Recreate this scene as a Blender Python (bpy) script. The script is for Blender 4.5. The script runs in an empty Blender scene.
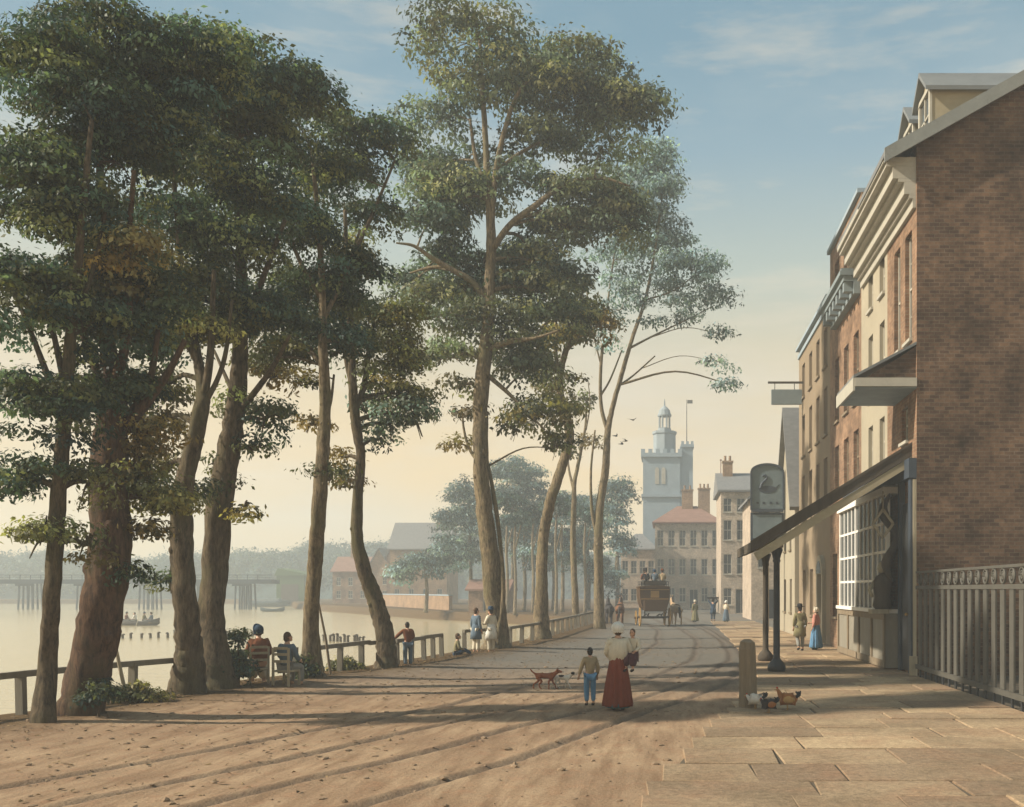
import bpy, bmesh, math, random
import numpy as np
from mathutils import Vector, Matrix

random.seed(7)
RNG = np.random.default_rng(11)
SC = bpy.context.scene
COL = SC.collection
R = math.radians
PI = math.pi

EXPOSURE = 1.05
SKY_K = 6.0
HAZE_D = 0.0018
HAZE_COL = (0.87, 0.95, 1.0)

# ------------------------------------------------------------------ placing
EYE, FPX, VX, VY = 2.4, 1000.0, 665.0, 590.0


def P(px, py, Y):
    return np.array([(px - VX) / FPX * Y, Y, EYE - (py - VY) / FPX * Y])


def G(px, py, z=0.0):
    Y = (EYE - z) * FPX / (py - VY)
    return np.array([(px - VX) / FPX * Y, Y, z])


def lin(r, g, b):
    f = lambda c: (c / 255) / 12.92 if c / 255 <= 0.04045 else ((c / 255 + 0.055) / 1.055) ** 2.4
    return (f(r), f(g), f(b))


# ------------------------------------------------------------------ materials
def new_mat(name):
    m = bpy.data.materials.new(name)
    m.use_nodes = True
    nt = m.node_tree
    b = nt.nodes['Principled BSDF']
    return m, nt, b


def N(nt, kind, **kw):
    n = nt.nodes.new(kind)
    for k, v in kw.items():
        if k in n.inputs:
            n.inputs[k].default_value = v
        else:
            setattr(n, k, v)
    return n


def mixcol(nt, fac, a, b, blend='MIX'):
    n = nt.nodes.new('ShaderNodeMix')
    n.data_type = 'RGBA'
    n.blend_type = blend
    L = nt.links
    for sock, v in ((n.inputs[0], fac), (n.inputs[6], a), (n.inputs[7], b)):
        if hasattr(v, 'links'):
            L.new(v, sock)
        elif isinstance(v, (int, float)):
            sock.default_value = v
        else:
            sock.default_value = (*v[:3], 1)
    return n.outputs[2]


def ramp(nt, src, stops):
    n = nt.nodes.new('ShaderNodeValToRGB')
    e = n.color_ramp.elements
    while len(e) < len(stops):
        e.new(0.5)
    for k, (p, c) in enumerate(stops):
        e[k].position = p
        e[k].color = (c, c, c, 1) if isinstance(c, (int, float)) else (*c, 1)
    nt.links.new(src, n.inputs[0])
    return n.outputs[0]


def coords(nt, scale=(1, 1, 1), world=False):
    t = nt.nodes.new('ShaderNodeTexCoord')
    m = nt.nodes.new('ShaderNodeMapping')
    m.inputs['Scale'].default_value = scale
    if world:
        g = nt.nodes.new('ShaderNodeNewGeometry')
        nt.links.new(g.outputs['Position'], m.inputs[0])
    else:
        nt.links.new(t.outputs['Object'], m.inputs[0])
    return m.outputs[0]


def noise(nt, vec, scale, detail=4, rough=0.55):
    n = N(nt, 'ShaderNodeTexNoise', Scale=scale, Detail=detail, Roughness=rough)
    nt.links.new(vec, n.inputs['Vector'])
    return n.outputs['Fac']


def bump(nt, b, h, strength=0.4, dist=0.02):
    n = N(nt, 'ShaderNodeBump', Strength=strength, Distance=dist)
    nt.links.new(h, n.inputs['Height'])
    nt.links.new(n.outputs[0], b.inputs['Normal'])


def plain(name, col, rough=0.75, var=0.28, scale=3.0, bmp=0.25, metal=0.0, stretch=(1, 1, 1), bd=0.01, spec=0.3):
    m, nt, b = new_mat(name)
    v = coords(nt, stretch)
    f = noise(nt, v, scale, 5)
    f2 = noise(nt, v, scale * 7.3, 3)
    k = ramp(nt, f, [(0.3, 0.0), (0.7, 1.0)])
    dark = [c * (1 - var) for c in col]
    lite = [min(1, c * (1 + var)) for c in col]
    c1 = mixcol(nt, k, dark, lite)
    c2 = mixcol(nt, ramp(nt, f2, [(0.35, 0.0), (0.65, 1.0)]), c1, col)
    nt.links.new(c2, b.inputs['Base Color'])
    b.inputs['Roughness'].default_value = rough
    b.inputs['Metallic'].default_value = metal
    b.inputs['Specular IOR Level'].default_value = spec
    if bmp:
        bump(nt, b, f2, bmp, bd)
    return m


def brick_mat(name, c1, c2, mortar, stain=0.35):
    m, nt, b = new_mat(name)
    g = nt.nodes.new('ShaderNodeNewGeometry')
    s = nt.nodes.new('ShaderNodeSeparateXYZ')
    nt.links.new(g.outputs['Position'], s.inputs[0])
    a = N(nt, 'ShaderNodeMath', operation='ADD')
    nt.links.new(s.outputs[0], a.inputs[0])
    nt.links.new(s.outputs[1], a.inputs[1])
    c = nt.nodes.new('ShaderNodeCombineXYZ')
    nt.links.new(a.outputs[0], c.inputs[0])
    nt.links.new(s.outputs[2], c.inputs[1])
    nz = N(nt, 'ShaderNodeTexNoise', Scale=3.0, Detail=2.0)
    nt.links.new(g.outputs['Position'], nz.inputs['Vector'])
    w = N(nt, 'ShaderNodeVectorMath', operation='SCALE', Scale=0.035)
    nt.links.new(nz.outputs['Color'], w.inputs[0])
    ad = N(nt, 'ShaderNodeVectorMath', operation='ADD')
    nt.links.new(c.outputs[0], ad.inputs[0])
    nt.links.new(w.outputs[0], ad.inputs[1])
    br = nt.nodes.new('ShaderNodeTexBrick')
    for k, v in (('Scale', 1.0), ('Mortar Size', 0.011), ('Brick Width', 0.28), ('Row Height', 0.105), ('Bias', -0.1), ('Mortar Smooth', 0.3)):
        br.inputs[k].default_value = v
    br.inputs['Color1'].default_value = (*c1, 1)
    br.inputs['Color2'].default_value = (*c2, 1)
    br.inputs['Mortar'].default_value = (*mortar, 1)
    nt.links.new(ad.outputs[0], br.inputs['Vector'])
    f = noise(nt, g.outputs['Position'], 0.7, 6, 0.65)
    f2 = noise(nt, g.outputs['Position'], 5.0, 5, 0.7)
    k = ramp(nt, f, [(0.3, 1 - stain * 1.25), (0.66, 1.2)])
    col = mixcol(nt, 1.0, br.outputs['Color'], k, 'MULTIPLY')
    k2 = ramp(nt, f2, [(0.3, 0.62), (0.7, 1.2)])
    col = mixcol(nt, 1.0, col, k2, 'MULTIPLY')
    nt.links.new(col, b.inputs['Base Color'])
    b.inputs['Roughness'].default_value = 0.9
    b.inputs['Specular IOR Level'].default_value = 0.2
    bump(nt, b, br.outputs['Fac'], -0.5, 0.012)
    return m


def leaf_mat(name):
    """leaf colour comes from the per-leaf attribute 'tint' (leaf colour with light and dark lobes painted in)"""
    m, nt, b = new_mat(name)
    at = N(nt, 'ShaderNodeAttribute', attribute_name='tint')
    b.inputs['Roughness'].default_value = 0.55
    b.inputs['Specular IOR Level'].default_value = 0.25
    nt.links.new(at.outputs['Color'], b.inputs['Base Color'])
    tr = nt.nodes.new('ShaderNodeBsdfTranslucent')
    warm = mixcol(nt, 1.0, at.outputs['Color'], (1.15, 1.2, 0.62), 'MULTIPLY')
    nt.links.new(warm, tr.inputs[0])
    mx = nt.nodes.new('ShaderNodeMixShader')
    mx.inputs[0].default_value = 0.35
    nt.links.new(b.outputs[0], mx.inputs[1])
    nt.links.new(tr.outputs[0], mx.inputs[2])
    nt.links.new(mx.outputs[0], nt.nodes['Material Output'].inputs[0])
    return m


def bark_mat(name, dark, lite, moss):
    m, nt, b = new_mat(name)
    v = coords(nt, (1, 1, 0.24))
    f = noise(nt, v, 13.0, 8, 0.75)
    v2 = coords(nt, (1, 1, 0.5))
    f2 = noise(nt, v2, 1.6, 4)
    col = mixcol(nt, ramp(nt, f, [(0.36, 0.0), (0.62, 1.0)]), dark, lite)
    col = mixcol(nt, ramp(nt, f2, [(0.48, 0.0), (0.68, 0.7)]), col, moss)
    nt.links.new(col, b.inputs['Base Color'])
    b.inputs['Roughness'].default_value = 0.9
    b.inputs['Specular IOR Level'].default_value = 0.15
    bump(nt, b, f, 1.0, 0.07)
    return m


M = {}
M['leaf'] = leaf_mat('leaf')
M['bark'] = bark_mat('bark', (0.034, 0.027, 0.019), (0.165, 0.125, 0.078), (0.10, 0.092, 0.045))
M['bark_red'] = bark_mat('bark_red', (0.036, 0.024, 0.018), (0.155, 0.092, 0.056), (0.09, 0.08, 0.042))
M['bark_pale'] = bark_mat('bark_pale', (0.06, 0.047, 0.03), (0.27, 0.21, 0.13), (0.15, 0.135, 0.07))
M['brick_shade'] = brick_mat('brick_shade', (0.185, 0.108, 0.066), (0.085, 0.052, 0.036), (0.17, 0.135, 0.095), 0.5)  # gable brick darkened so its colour carries the gable end's shade
M['brick_orange'] = brick_mat('brick_orange', (0.30, 0.175, 0.105), (0.22, 0.125, 0.075), (0.28, 0.22, 0.15), 0.45)
M['brick_tan'] = brick_mat('brick_tan', (0.33, 0.20, 0.115), (0.27, 0.165, 0.10), (0.3, 0.24, 0.16), 0.25)
M['brick_grey'] = brick_mat('brick_grey', (0.29, 0.225, 0.15), (0.24, 0.19, 0.13), (0.28, 0.24, 0.18), 0.25)
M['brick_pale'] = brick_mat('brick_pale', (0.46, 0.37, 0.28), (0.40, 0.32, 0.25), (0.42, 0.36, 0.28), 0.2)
M['sign_blue'] = plain('sign_blue', (0.13, 0.17, 0.19), 0.6, 0.25, 2.0, 0.15)
M['sash_white'] = plain('sash_white', (0.78, 0.76, 0.70), 0.5, 0.1, 2.5, 0.1)
M['stone_dull'] = plain('stone_dull', (0.24, 0.28, 0.30), 0.9, 0.15, 0.6, 0.3)  # darker church stone for the cupola, blue tint standing in for haze
M['bridge_timber'] = plain('bridge_timber', (0.022, 0.036, 0.05), 0.9, 0.2, 0.6, 0.3)
M['stucco'] = plain('stucco', (0.34, 0.30, 0.22), 0.9, 0.14, 0.8, 0.2)
M['stucco_warm'] = plain('stucco_warm', (0.235, 0.18, 0.118), 0.9, 0.15, 0.7, 0.2)
M['white_paint'] = plain('white_paint', (0.40, 0.375, 0.31), 0.55, 0.16, 2.5, 0.1)
M['grey_paint'] = plain('grey_paint', (0.22, 0.23, 0.215), 0.6, 0.22, 2.0, 0.15)
M['blue_grey'] = plain('blue_grey', (0.20, 0.24, 0.25), 0.6, 0.2, 2.0, 0.15)
M['panel_grey'] = plain('panel_grey', (0.24, 0.22, 0.175), 0.6, 0.25, 2.0, 0.15, stretch=(1, 1, 0.3))
M['dark_paint'] = plain('dark_paint', (0.028, 0.03, 0.032), 0.5, 0.3, 3.0, 0.1)
M['dark_blue'] = plain('dark_blue', (0.045, 0.058, 0.075), 0.5, 0.3, 3.0, 0.1)
M['timber'] = plain('timber', (0.21, 0.165, 0.11), 0.85, 0.35, 2.0, 0.5, stretch=(3, 3, 0.4))
M['timber_pale'] = plain('timber_pale', (0.34, 0.29, 0.20), 0.85, 0.35, 2.2, 0.7, stretch=(3, 3, 0.35), bd=0.02)
M['timber_dark'] = plain('timber_dark', (0.07, 0.056, 0.04), 0.85, 0.35, 2.0, 0.5, stretch=(3, 3, 0.4))
M['fence_wood'] = plain('fence_wood', (0.20, 0.18, 0.14), 0.85, 0.3, 2.5, 0.5, stretch=(3, 3, 0.5))
M['soffit'] = plain('soffit', (0.33, 0.28, 0.185), 0.8, 0.25, 1.5, 0.2, stretch=(0.5, 4, 1))
M['lead'] = plain('lead', (0.16, 0.17, 0.17), 0.6, 0.2, 1.2, 0.2)
M['slate'] = plain('slate', (0.17, 0.17, 0.165), 0.7, 0.25, 3.0, 0.4, stretch=(1, 0.4, 2))
M['tile_red'] = plain('tile_red', (0.22, 0.125, 0.092), 0.85, 0.3, 1.2, 0.5, stretch=(1, 1, 3))
M['iron'] = plain('iron', (0.085, 0.08, 0.066), 0.6, 0.25, 3.0, 0.15)
M['flag_iron'] = plain('flag_iron', (0.03, 0.03, 0.03), 0.5, 0.25, 3.0, 0.15)
M['stone'] = plain('stone', (0.27, 0.33, 0.37), 0.9, 0.15, 0.6, 0.3)  # church stone tinted blue to stand for distance haze
M['rope'] = plain('rope', (0.30, 0.26, 0.19), 0.95, 0.2, 8.0, 0.1)
M['green_wood'] = plain('green_wood', (0.05, 0.095, 0.028), 0.85, 0.2, 1.0, 0.3)
M['straw'] = plain('straw', (0.5, 0.4, 0.2), 0.9, 0.2, 6.0, 0.3)
M['skin'] = plain('skin', (0.50, 0.29, 0.19), 0.55, 0.08, 6.0, 0)
M['eye'] = plain('eye', (0.02, 0.015, 0.012), 0.3, 0.1, 6.0, 0)
M['hair_brown'] = plain('hair_brown', (0.075, 0.042, 0.022), 0.7, 0.35, 9.0, 0.5, stretch=(4, 4, 1))
M['hair_dark'] = plain('hair_dark', (0.03, 0.024, 0.02), 0.7, 0.35, 9.0, 0.5, stretch=(4, 4, 1))


def cloth(name, col, var=0.22):
    M[name] = plain(name, col, 0.92, var, 5.0, 0.5, bd=0.02, spec=0.1, stretch=(3, 3, 0.7))


for nm, c in (('cloth_cream', (0.60, 0.54, 0.42)), ('cloth_white', (0.70, 0.67, 0.60)), ('cloth_rust', (0.19, 0.05, 0.028)),
              ('cloth_plum', (0.085, 0.04, 0.045)), ('cloth_navy', (0.035, 0.06, 0.095)), ('cloth_blue', (0.115, 0.24, 0.38)),
              ('cloth_tan', (0.36, 0.28, 0.17)), ('cloth_brown', (0.16, 0.062, 0.032)), ('cloth_slate', (0.11, 0.15, 0.19)),
              ('cloth_black', (0.022, 0.022, 0.024)), ('cloth_olive', (0.20, 0.18, 0.10)), ('cloth_pink', (0.47, 0.22, 0.17)),
              ('cloth_grey', (0.24, 0.24, 0.22)), ('cloth_teal', (0.05, 0.11, 0.12)), ('fur_red', (0.22, 0.075, 0.035)),
              ('fur_white', (0.58, 0.54, 0.47)), ('fur_dark', (0.05, 0.045, 0.045)), ('fur_bay', (0.17, 0.085, 0.045)),
              ('fur_pale', (0.42, 0.29, 0.17)), ('feather_brown', (0.30, 0.13, 0.05)), ('feather_gold', (0.40, 0.25, 0.10)),
              ('feather_dark', (0.035, 0.04, 0.045)), ('comb_red', (0.45, 0.05, 0.03)), ('coach_brown', (0.085, 0.05, 0.025)),
              ('coach_yellow', (0.33, 0.2, 0.07)), ('hull', (0.09, 0.085, 0.08)), ('hull_pale', (0.06, 0.085, 0.10))):
    cloth(nm, c)


def glass_mat():
    m, nt, b = new_mat('window_glass')
    b.inputs['Base Color'].default_value = (0.06, 0.066, 0.066, 1)
    b.inputs['Roughness'].default_value = 0.12
    b.inputs['Specular IOR Level'].default_value = 0.5
    f = noise(nt, coords(nt), 1.7, 2)
    bump(nt, b, f, 0.12, 0.02)
    return m


M['glass'] = glass_mat()


# ------------------------------------------------------------------ mesh builder
class MB:
    def __init__(self):
        self.v, self.f, self.mi, self.n = [], [], [], 0

    def add(self, verts, faces, mi=0):
        verts = np.asarray(verts, float).reshape(-1, 3)
        k = self.n
        self.v.append(verts)
        self.f.extend([tuple(i + k for i in f) for f in faces])
        self.mi.extend([mi] * len(faces))
        self.n += len(verts)
        return self

    def box(self, x0, x1, y0, y1, z0, z1, mi=0, bev=0.0):
        if bev <= 0:
            v = [(x, y, z) for z in (z0, z1) for y in (y0, y1) for x in (x0, x1)]
            f = [(0, 2, 3, 1), (4, 5, 7, 6), (0, 1, 5, 4), (2, 6, 7, 3), (0, 4, 6, 2), (1, 3, 7, 5)]
            return self.add(v, f, mi)
        bm = bmesh.new()
        bmesh.ops.create_cube(bm, size=1)
        for q in bm.verts:
            q.co = Vector(((x0 + x1) / 2 + q.co.x * (x1 - x0), (y0 + y1) / 2 + q.co.y * (y1 - y0), (z0 + z1) / 2 + q.co.z * (z1 - z0)))
        bmesh.ops.bevel(bm, geom=bm.edges[:], offset=bev, segments=2, affect='EDGES')
        self.bm(bm, mi)
        return self

    def bm(self, bm, mi=0):
        bm.verts.ensure_lookup_table()
        bm.verts.index_update()
        self.add([q.co[:] for q in bm.verts], [[q.index for q in f.verts] for f in bm.faces], mi)
        bm.free()

    def tube(self, pts, rad, n=8, mi=0, wob=0.0, cap=True, rnd=None):
        pts = np.asarray(pts, float)
        m = len(pts)
        rad = np.broadcast_to(np.asarray(rad, float), (m,))
        tan = np.gradient(pts, axis=0)
        tan /= np.linalg.norm(tan, axis=1, keepdims=True) + 1e-9
        a = np.array([0, 0, 1.0]) if abs(tan[0][2]) < 0.9 else np.array([1.0, 0, 0])
        u = np.cross(tan[0], a)
        u /= np.linalg.norm(u)
        vs = []
        ang = np.linspace(0, 2 * PI, n, endpoint=False)
        ph = (rnd or random).random() * 6
        for i in range(m):
            u = u - tan[i] * np.dot(u, tan[i])
            u /= np.linalg.norm(u) + 1e-9
            w = np.cross(tan[i], u)
            rr = rad[i] * (1 + wob * (np.sin(3 * ang + ph + i * 0.35) * 0.6 + np.sin(5 * ang + ph * 2 - i * 0.5) * 0.4))
            vs.append(pts[i] + np.outer(np.cos(ang) * rr, u) + np.outer(np.sin(ang) * rr, w))
        f = []
        for i in range(m - 1):
            for j in range(n):
                k = (j + 1) % n
                f.append((i * n + j, i * n + k, (i + 1) * n + k, (i + 1) * n + j))
        if cap:
            f.append(tuple(range(n - 1, -1, -1)))
            f.append(tuple((m - 1) * n + j for j in range(n)))
        return self.add(np.vstack(vs), f, mi)

    def bar(self, a, b, w, h, mi=0):
        """rectangular bar from a to b, w across (horizontal), h upright"""
        a, b = np.asarray(a, float), np.asarray(b, float)
        d = b - a
        d /= np.linalg.norm(d)
        up = np.array([0, 0, 1.0]) if abs(d[2]) < 0.95 else np.array([0, 1.0, 0])
        s = np.cross(d, up)
        s /= np.linalg.norm(s)
        t = np.cross(s, d)
        v = []
        for p in (a, b):
            for q, r in ((-1, -1), (1, -1), (1, 1), (-1, 1)):
                v.append(p + s * q * w / 2 + t * r * h / 2)
        return self.add(v, [(0, 1, 2, 3), (7, 6, 5, 4), (0, 4, 5, 1), (1, 5, 6, 2), (2, 6, 7, 3), (3, 7, 4, 0)], mi)

    def poly_prism(self, pts, vec, mi=0):
        """closed polygon (3-D points) extruded by vec"""
        pts = np.asarray(pts, float)
        m = len(pts)
        v = np.vstack([pts, pts + np.asarray(vec, float)])
        f = [tuple(range(m - 1, -1, -1)), tuple(range(m, 2 * m))]
        f += [(i, (i + 1) % m, m + (i + 1) % m, m + i) for i in range(m)]
        return self.add(v, f, mi)

    def lathe(self, prof, c=(0, 0, 0), n=16, mi=0, sx=1, sy=1, fold=0.0, nf=9):
        c = np.asarray(c, float)
        ang = np.linspace(0, 2 * PI, n, endpoint=False)
        v, f = [], []
        for i, (r, z) in enumerate(prof):
            k = 1 + fold * (1 - i / max(1, len(prof) - 1)) * (np.sin(nf * ang + 0.6) * 0.6 + np.sin((nf - 4) * ang) * 0.4)
            v.append(np.stack([np.cos(ang) * r * sx * k, np.sin(ang) * r * sy * k, np.full(n, z)], 1) + c)
        for i in range(len(prof) - 1):
            for j in range(n):
                k = (j + 1) % n
                f.append((i * n + j, i * n + k, (i + 1) * n + k, (i + 1) * n + j))
        f.append(tuple(range(n - 1, -1, -1)))
        f.append(tuple((len(prof) - 1) * n + j for j in range(n)))
        return self.add(np.vstack(v), f, mi)

    def ball(self, c, r, nu=12, nv=8, mi=0, zlo=-1.0):
        """ellipsoid, cut off below zlo (-1..1)"""
        r = np.broadcast_to(np.asarray(r, float), (3,))
        prof = []
        t0 = math.asin(max(-0.999, zlo))
        for i in range(nv + 1):
            t = t0 + (PI / 2 - t0) * i / nv
            prof.append((max(0.02, math.cos(t)), math.sin(t)))
        ang = np.linspace(0, 2 * PI, nu, endpoint=False)
        v = [np.stack([np.cos(ang) * p * r[0], np.sin(ang) * p * r[1], np.full(nu, z * r[2])], 1) + np.asarray(c, float) for p, z in prof]
        f = []
        for i in range(nv):
            for j in range(nu):
                k = (j + 1) % nu
                f.append((i * nu + j, i * nu + k, (i + 1) * nu + k, (i + 1) * nu + j))
        f.append(tuple(range(nu - 1, -1, -1)))
        f.append(tuple(nv * nu + j for j in range(nu)))
        return self.add(np.vstack(v), f, mi)

    def skin(self, joints, bones, root=0, sub=2, mi=0):
        """joints: list of ((x,y,z), r); bones: index pairs; grown with the Skin modifier"""
        me = bpy.data.meshes.new('tmp')
        me.from_pydata([j[0] for j in joints], bones, [])
        ob = bpy.data.objects.new('tmp', me)
        COL.objects.link(ob)
        ob.modifiers.new('s', 'SKIN')
        ob.modifiers['s'].use_smooth_shade = True
        lay = me.skin_vertices[0].data if me.skin_vertices else None
        if lay is None:
            bm_ = bmesh.new()
            bm_.from_mesh(me)
            bm_.verts.layers.skin.verify()
            bm_.to_mesh(me)
            bm_.free()
            lay = me.skin_vertices[0].data
        for i, j in enumerate(joints):
            r = j[1] if isinstance(j[1], tuple) else (j[1], j[1])
            lay[i].radius = r
            lay[i].use_root = (i == root)
        if sub:
            s = ob.modifiers.new('d', 'SUBSURF')
            s.levels = s.render_levels = sub
        dg = bpy.context.evaluated_depsgraph_get()
        dg.update()
        ev = ob.evaluated_get(dg)
        m2 = ev.to_mesh()
        v = np.empty(len(m2.vertices) * 3)
        m2.vertices.foreach_get('co', v)
        self.add(v.reshape(-1, 3), [tuple(p.vertices) for p in m2.polygons], mi)
        ev.to_mesh_clear()
        bpy.data.objects.remove(ob)
        bpy.data.meshes.remove(me)
        return self

    def xform(self, mat4):
        m = np.array(mat4)
        self.v = [q @ m[:3, :3].T + m[:3, 3] for q in self.v]
        return self

    def build(self, name, mats, parent=None, world=True, smooth=False):
        v = np.vstack(self.v)
        if parent is not None and world:
            v = v - np.array(root_of(parent).location)
        me = bpy.data.meshes.new(name)
        me.from_pydata(v.tolist(), [], self.f)
        if not isinstance(mats, (list, tuple)):
            mats = [mats]
        for q in mats:
            me.materials.append(M[q] if isinstance(q, str) else q)
        if len(mats) > 1:
            me.polygons.foreach_set('material_index', self.mi)
        if smooth:
            me.polygons.foreach_set('use_smooth', [True] * len(self.f))
        me.validate()
        me.update()
        o = bpy.data.objects.new(name, me)
        COL.objects.link(o)
        if parent is not None:
            o.parent = parent
        return o


def root_of(o):
    while o.parent is not None:
        o = o.parent
    return o


def tag(o, label=None, cat=None, group=None, kind=None):
    for k, v in (('label', label), ('category', cat), ('group', group), ('kind', kind)):
        if v:
            o[k] = v
    return o


def thing(name, label, cat, loc=(0, 0, 0), rz=0.0, group=None, scale=1.0):
    o = bpy.data.objects.new(name, None)
    o.empty_display_size = 0.2
    COL.objects.link(o)
    o.location = Vector([float(q) for q in loc])
    o.rotation_euler = (0, 0, rz)
    o.scale = (scale,) * 3
    tag(o, label, cat, group)
    return o


def copy_tree(o, parent=None):
    c = o.copy()
    COL.objects.link(c)
    c.parent = parent
    for ch in list(o.children):
        copy_tree(ch, c)
    return c


def structure(o):
    o['kind'] = 'structure'
    return o


def smooth_path(pts, k=6):
    """Catmull-Rom through rows of numbers"""
    p = np.asarray(pts, float)
    if len(p) < 3:
        t = np.linspace(0, 1, k + 1)[:, None]
        return p[0] * (1 - t) + p[-1] * t
    q = np.vstack([2 * p[0] - p[1], p, 2 * p[-1] - p[-2]])
    out = []
    for i in range(1, len(q) - 2):
        for t in np.linspace(0, 1, k, endpoint=False):
            a, b, c, d = q[i - 1], q[i], q[i + 1], q[i + 2]
            out.append(0.5 * ((2 * b) + (-a + c) * t + (2 * a - 5 * b + 4 * c - d) * t ** 2 + (-a + 3 * b - 3 * c + d) * t ** 3))
    out.append(p[-1])
    return np.array(out)


def unit(a):
    return a / (np.linalg.norm(a, axis=-1, keepdims=True) + 1e-9)
# ------------------------------------------------------------------ camera, sky, sun, air
cam = bpy.data.cameras.new('camera')
camo = bpy.data.objects.new('camera', cam)
COL.objects.link(camo)
camo.location = (0, 0, EYE)
camo.rotation_euler = (PI / 2, 0, 0)
cam.sensor_width = 36
cam.lens = FPX / 1024 * 36
cam.shift_x = -(VX - 512) / 1024
cam.shift_y = (VY - 403.5) / 1024
cam.clip_start = 0.1
cam.clip_end = 5000
SC.camera = camo

SUN_EL, SUN_AZ = R(35), R(-102)          # azimuth from +Y towards +X; the sun stands over the river, a little ahead
sdir = Vector((math.sin(SUN_AZ) * math.cos(SUN_EL), math.cos(SUN_AZ) * math.cos(SUN_EL), math.sin(SUN_EL)))
sl = bpy.data.lights.new('sun', 'SUN')
sl.energy = 3.6
sl.angle = R(1.2)
sl.color = (1.0, 0.90, 0.75)
so = bpy.data.objects.new('sun', sl)
COL.objects.link(so)
so.rotation_euler = sdir.to_track_quat('Z', 'Y').to_euler()

w = bpy.data.worlds.new('World')
SC.world = w
w.use_nodes = True
nt = w.node_tree
bg = nt.nodes['Background']
sky = nt.nodes.new('ShaderNodeTexSky')
sky.sky_type = 'NISHITA'
sky.sun_disc = False
sky.sun_elevation = SUN_EL
sky.sun_rotation = SUN_AZ
sky.dust_density = 3.0
sky.air_density = 1.0
tc = nt.nodes.new('ShaderNodeTexCoord')
sp = nt.nodes.new('ShaderNodeSeparateXYZ')
nt.links.new(tc.outputs['Generated'], sp.inputs[0])
grad = ramp(nt, sp.outputs[2], [(0.0, lin(230, 194, 130)), (0.13, lin(228, 197, 142)), (0.22, lin(206, 191, 156)),
                                (0.30, lin(172, 181, 168)), (0.40, lin(132, 158, 168)), (0.48, lin(112, 145, 160)), (1.0, lin(96, 130, 150))])
# thin streaks of cloud, stretched along the horizon
mp = nt.nodes.new('ShaderNodeMapping')
mp.inputs['Scale'].default_value = (2.2, 2.2, 11.0)
nt.links.new(tc.outputs['Generated'], mp.inputs[0])
cl = noise(nt, mp.outputs[0], 2.1, 7, 0.6)
mp2 = nt.nodes.new('ShaderNodeMapping')
mp2.inputs['Scale'].default_value = (1.0, 1.0, 2.6)
nt.links.new(tc.outputs['Generated'], mp2.inputs[0])
cl2 = noise(nt, mp2.outputs[0], 3.0, 5, 0.6)
cmask = ramp(nt, cl, [(0.50, 0.0), (0.72, 0.55)])
cmask2 = ramp(nt, cl2, [(0.42, 0.0), (0.75, 0.4)])
skyc = mixcol(nt, cmask, grad, lin(222, 206, 178))
skyc = mixcol(nt, cmask2, skyc, lin(186, 192, 186))
sc_ = N(nt, 'ShaderNodeVectorMath', operation='SCALE', Scale=SKY_K)
nt.links.new(skyc, sc_.inputs[0])
final = mixcol(nt, 0.9, sky.outputs[0], sc_.outputs[0])
nt.links.new(final, bg.inputs[0])
bg.inputs[1].default_value = 0.1

vs = SC.view_settings
vs.view_transform = 'Standard'
vs.look = 'None'
vs.gamma = 1
vs.use_curve_mapping = False
vs.exposure = EXPOSURE
cy = SC.cycles
cy.max_bounces = 6
cy.diffuse_bounces = 3
cy.glossy_bounces = 3
cy.transmission_bounces = 4
cy.transparent_max_bounces = 6
cy.volume_bounces = 2
cy.use_denoising = True
cy.caustics_reflective = False
cy.caustics_refractive = False

hz = MB()
hz.box(-700, 700, -64, 425, -3.2, 33)
hm = bpy.data.materials.new('haze_air')
hm.use_nodes = True
hn = hm.node_tree
hn.nodes.remove(hn.nodes['Principled BSDF'])
pv = hn.nodes.new('ShaderNodeVolumePrincipled')
pv.inputs['Color'].default_value = (*HAZE_COL, 1)
pv.inputs['Density'].default_value = HAZE_D
pv.inputs['Anisotropy'].default_value = 0.0
hn.links.new(pv.outputs[0], hn.nodes['Material Output'].inputs['Volume'])
ho = hz.build('haze', hm)
tag(ho, 'pale blue river haze filling the air over street and water', 'haze', kind='stuff')

# ------------------------------------------------------------------ ground
FENCE = np.array([(8, -13.6), (16, -12.7), (18.75, -12.1), (20.9, -11.6), (22.4, -11.05), (25, -10.9), (27.9, -9.6), (30.8, -8.6), (35, -7.9),
                  (40, -7.0), (47, -5.95), (54, -5.7), (63, -5.4), (75, -4.95)])


def fence_x(Y):
    return np.interp(Y, FENCE[:, 0], FENCE[:, 1])


BANK_Y = np.array([-60, 8, 16, 22.4, 25, 27.9, 30.8, 35, 40, 47, 54, 63, 75, 88, 104, 116, 140, 180, 215, 245, 262, 275, 1140])
BANK_X = np.array([-18, -14.4, -13.4, -11.8, -11.8, -10.5, -9.4, -8.7, -7.8, -6.8, -6.5, -6.2, -5.9, -7.5, -17, -27, -42, -66, -80, -104, -330, -640, -680])


def bank_x(Y):
    return np.interp(Y, BANK_Y, BANK_X)


def vnoise(x, y, seed=0):
    """cheap smooth value noise, vectorised"""
    xi, yi = np.floor(x).astype(int), np.floor(y).astype(int)
    xf, yf = x - xi, y - yi
    h = lambda a, b: (np.sin(a * 127.1 + b * 311.7 + seed * 74.7) * 43758.5453) % 1.0
    u, v_ = xf * xf * (3 - 2 * xf), yf * yf * (3 - 2 * yf)
    return (h(xi, yi) * (1 - u) + h(xi + 1, yi) * u) * (1 - v_) + (h(xi, yi + 1) * (1 - u) + h(xi + 1, yi + 1) * u) * v_


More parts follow.
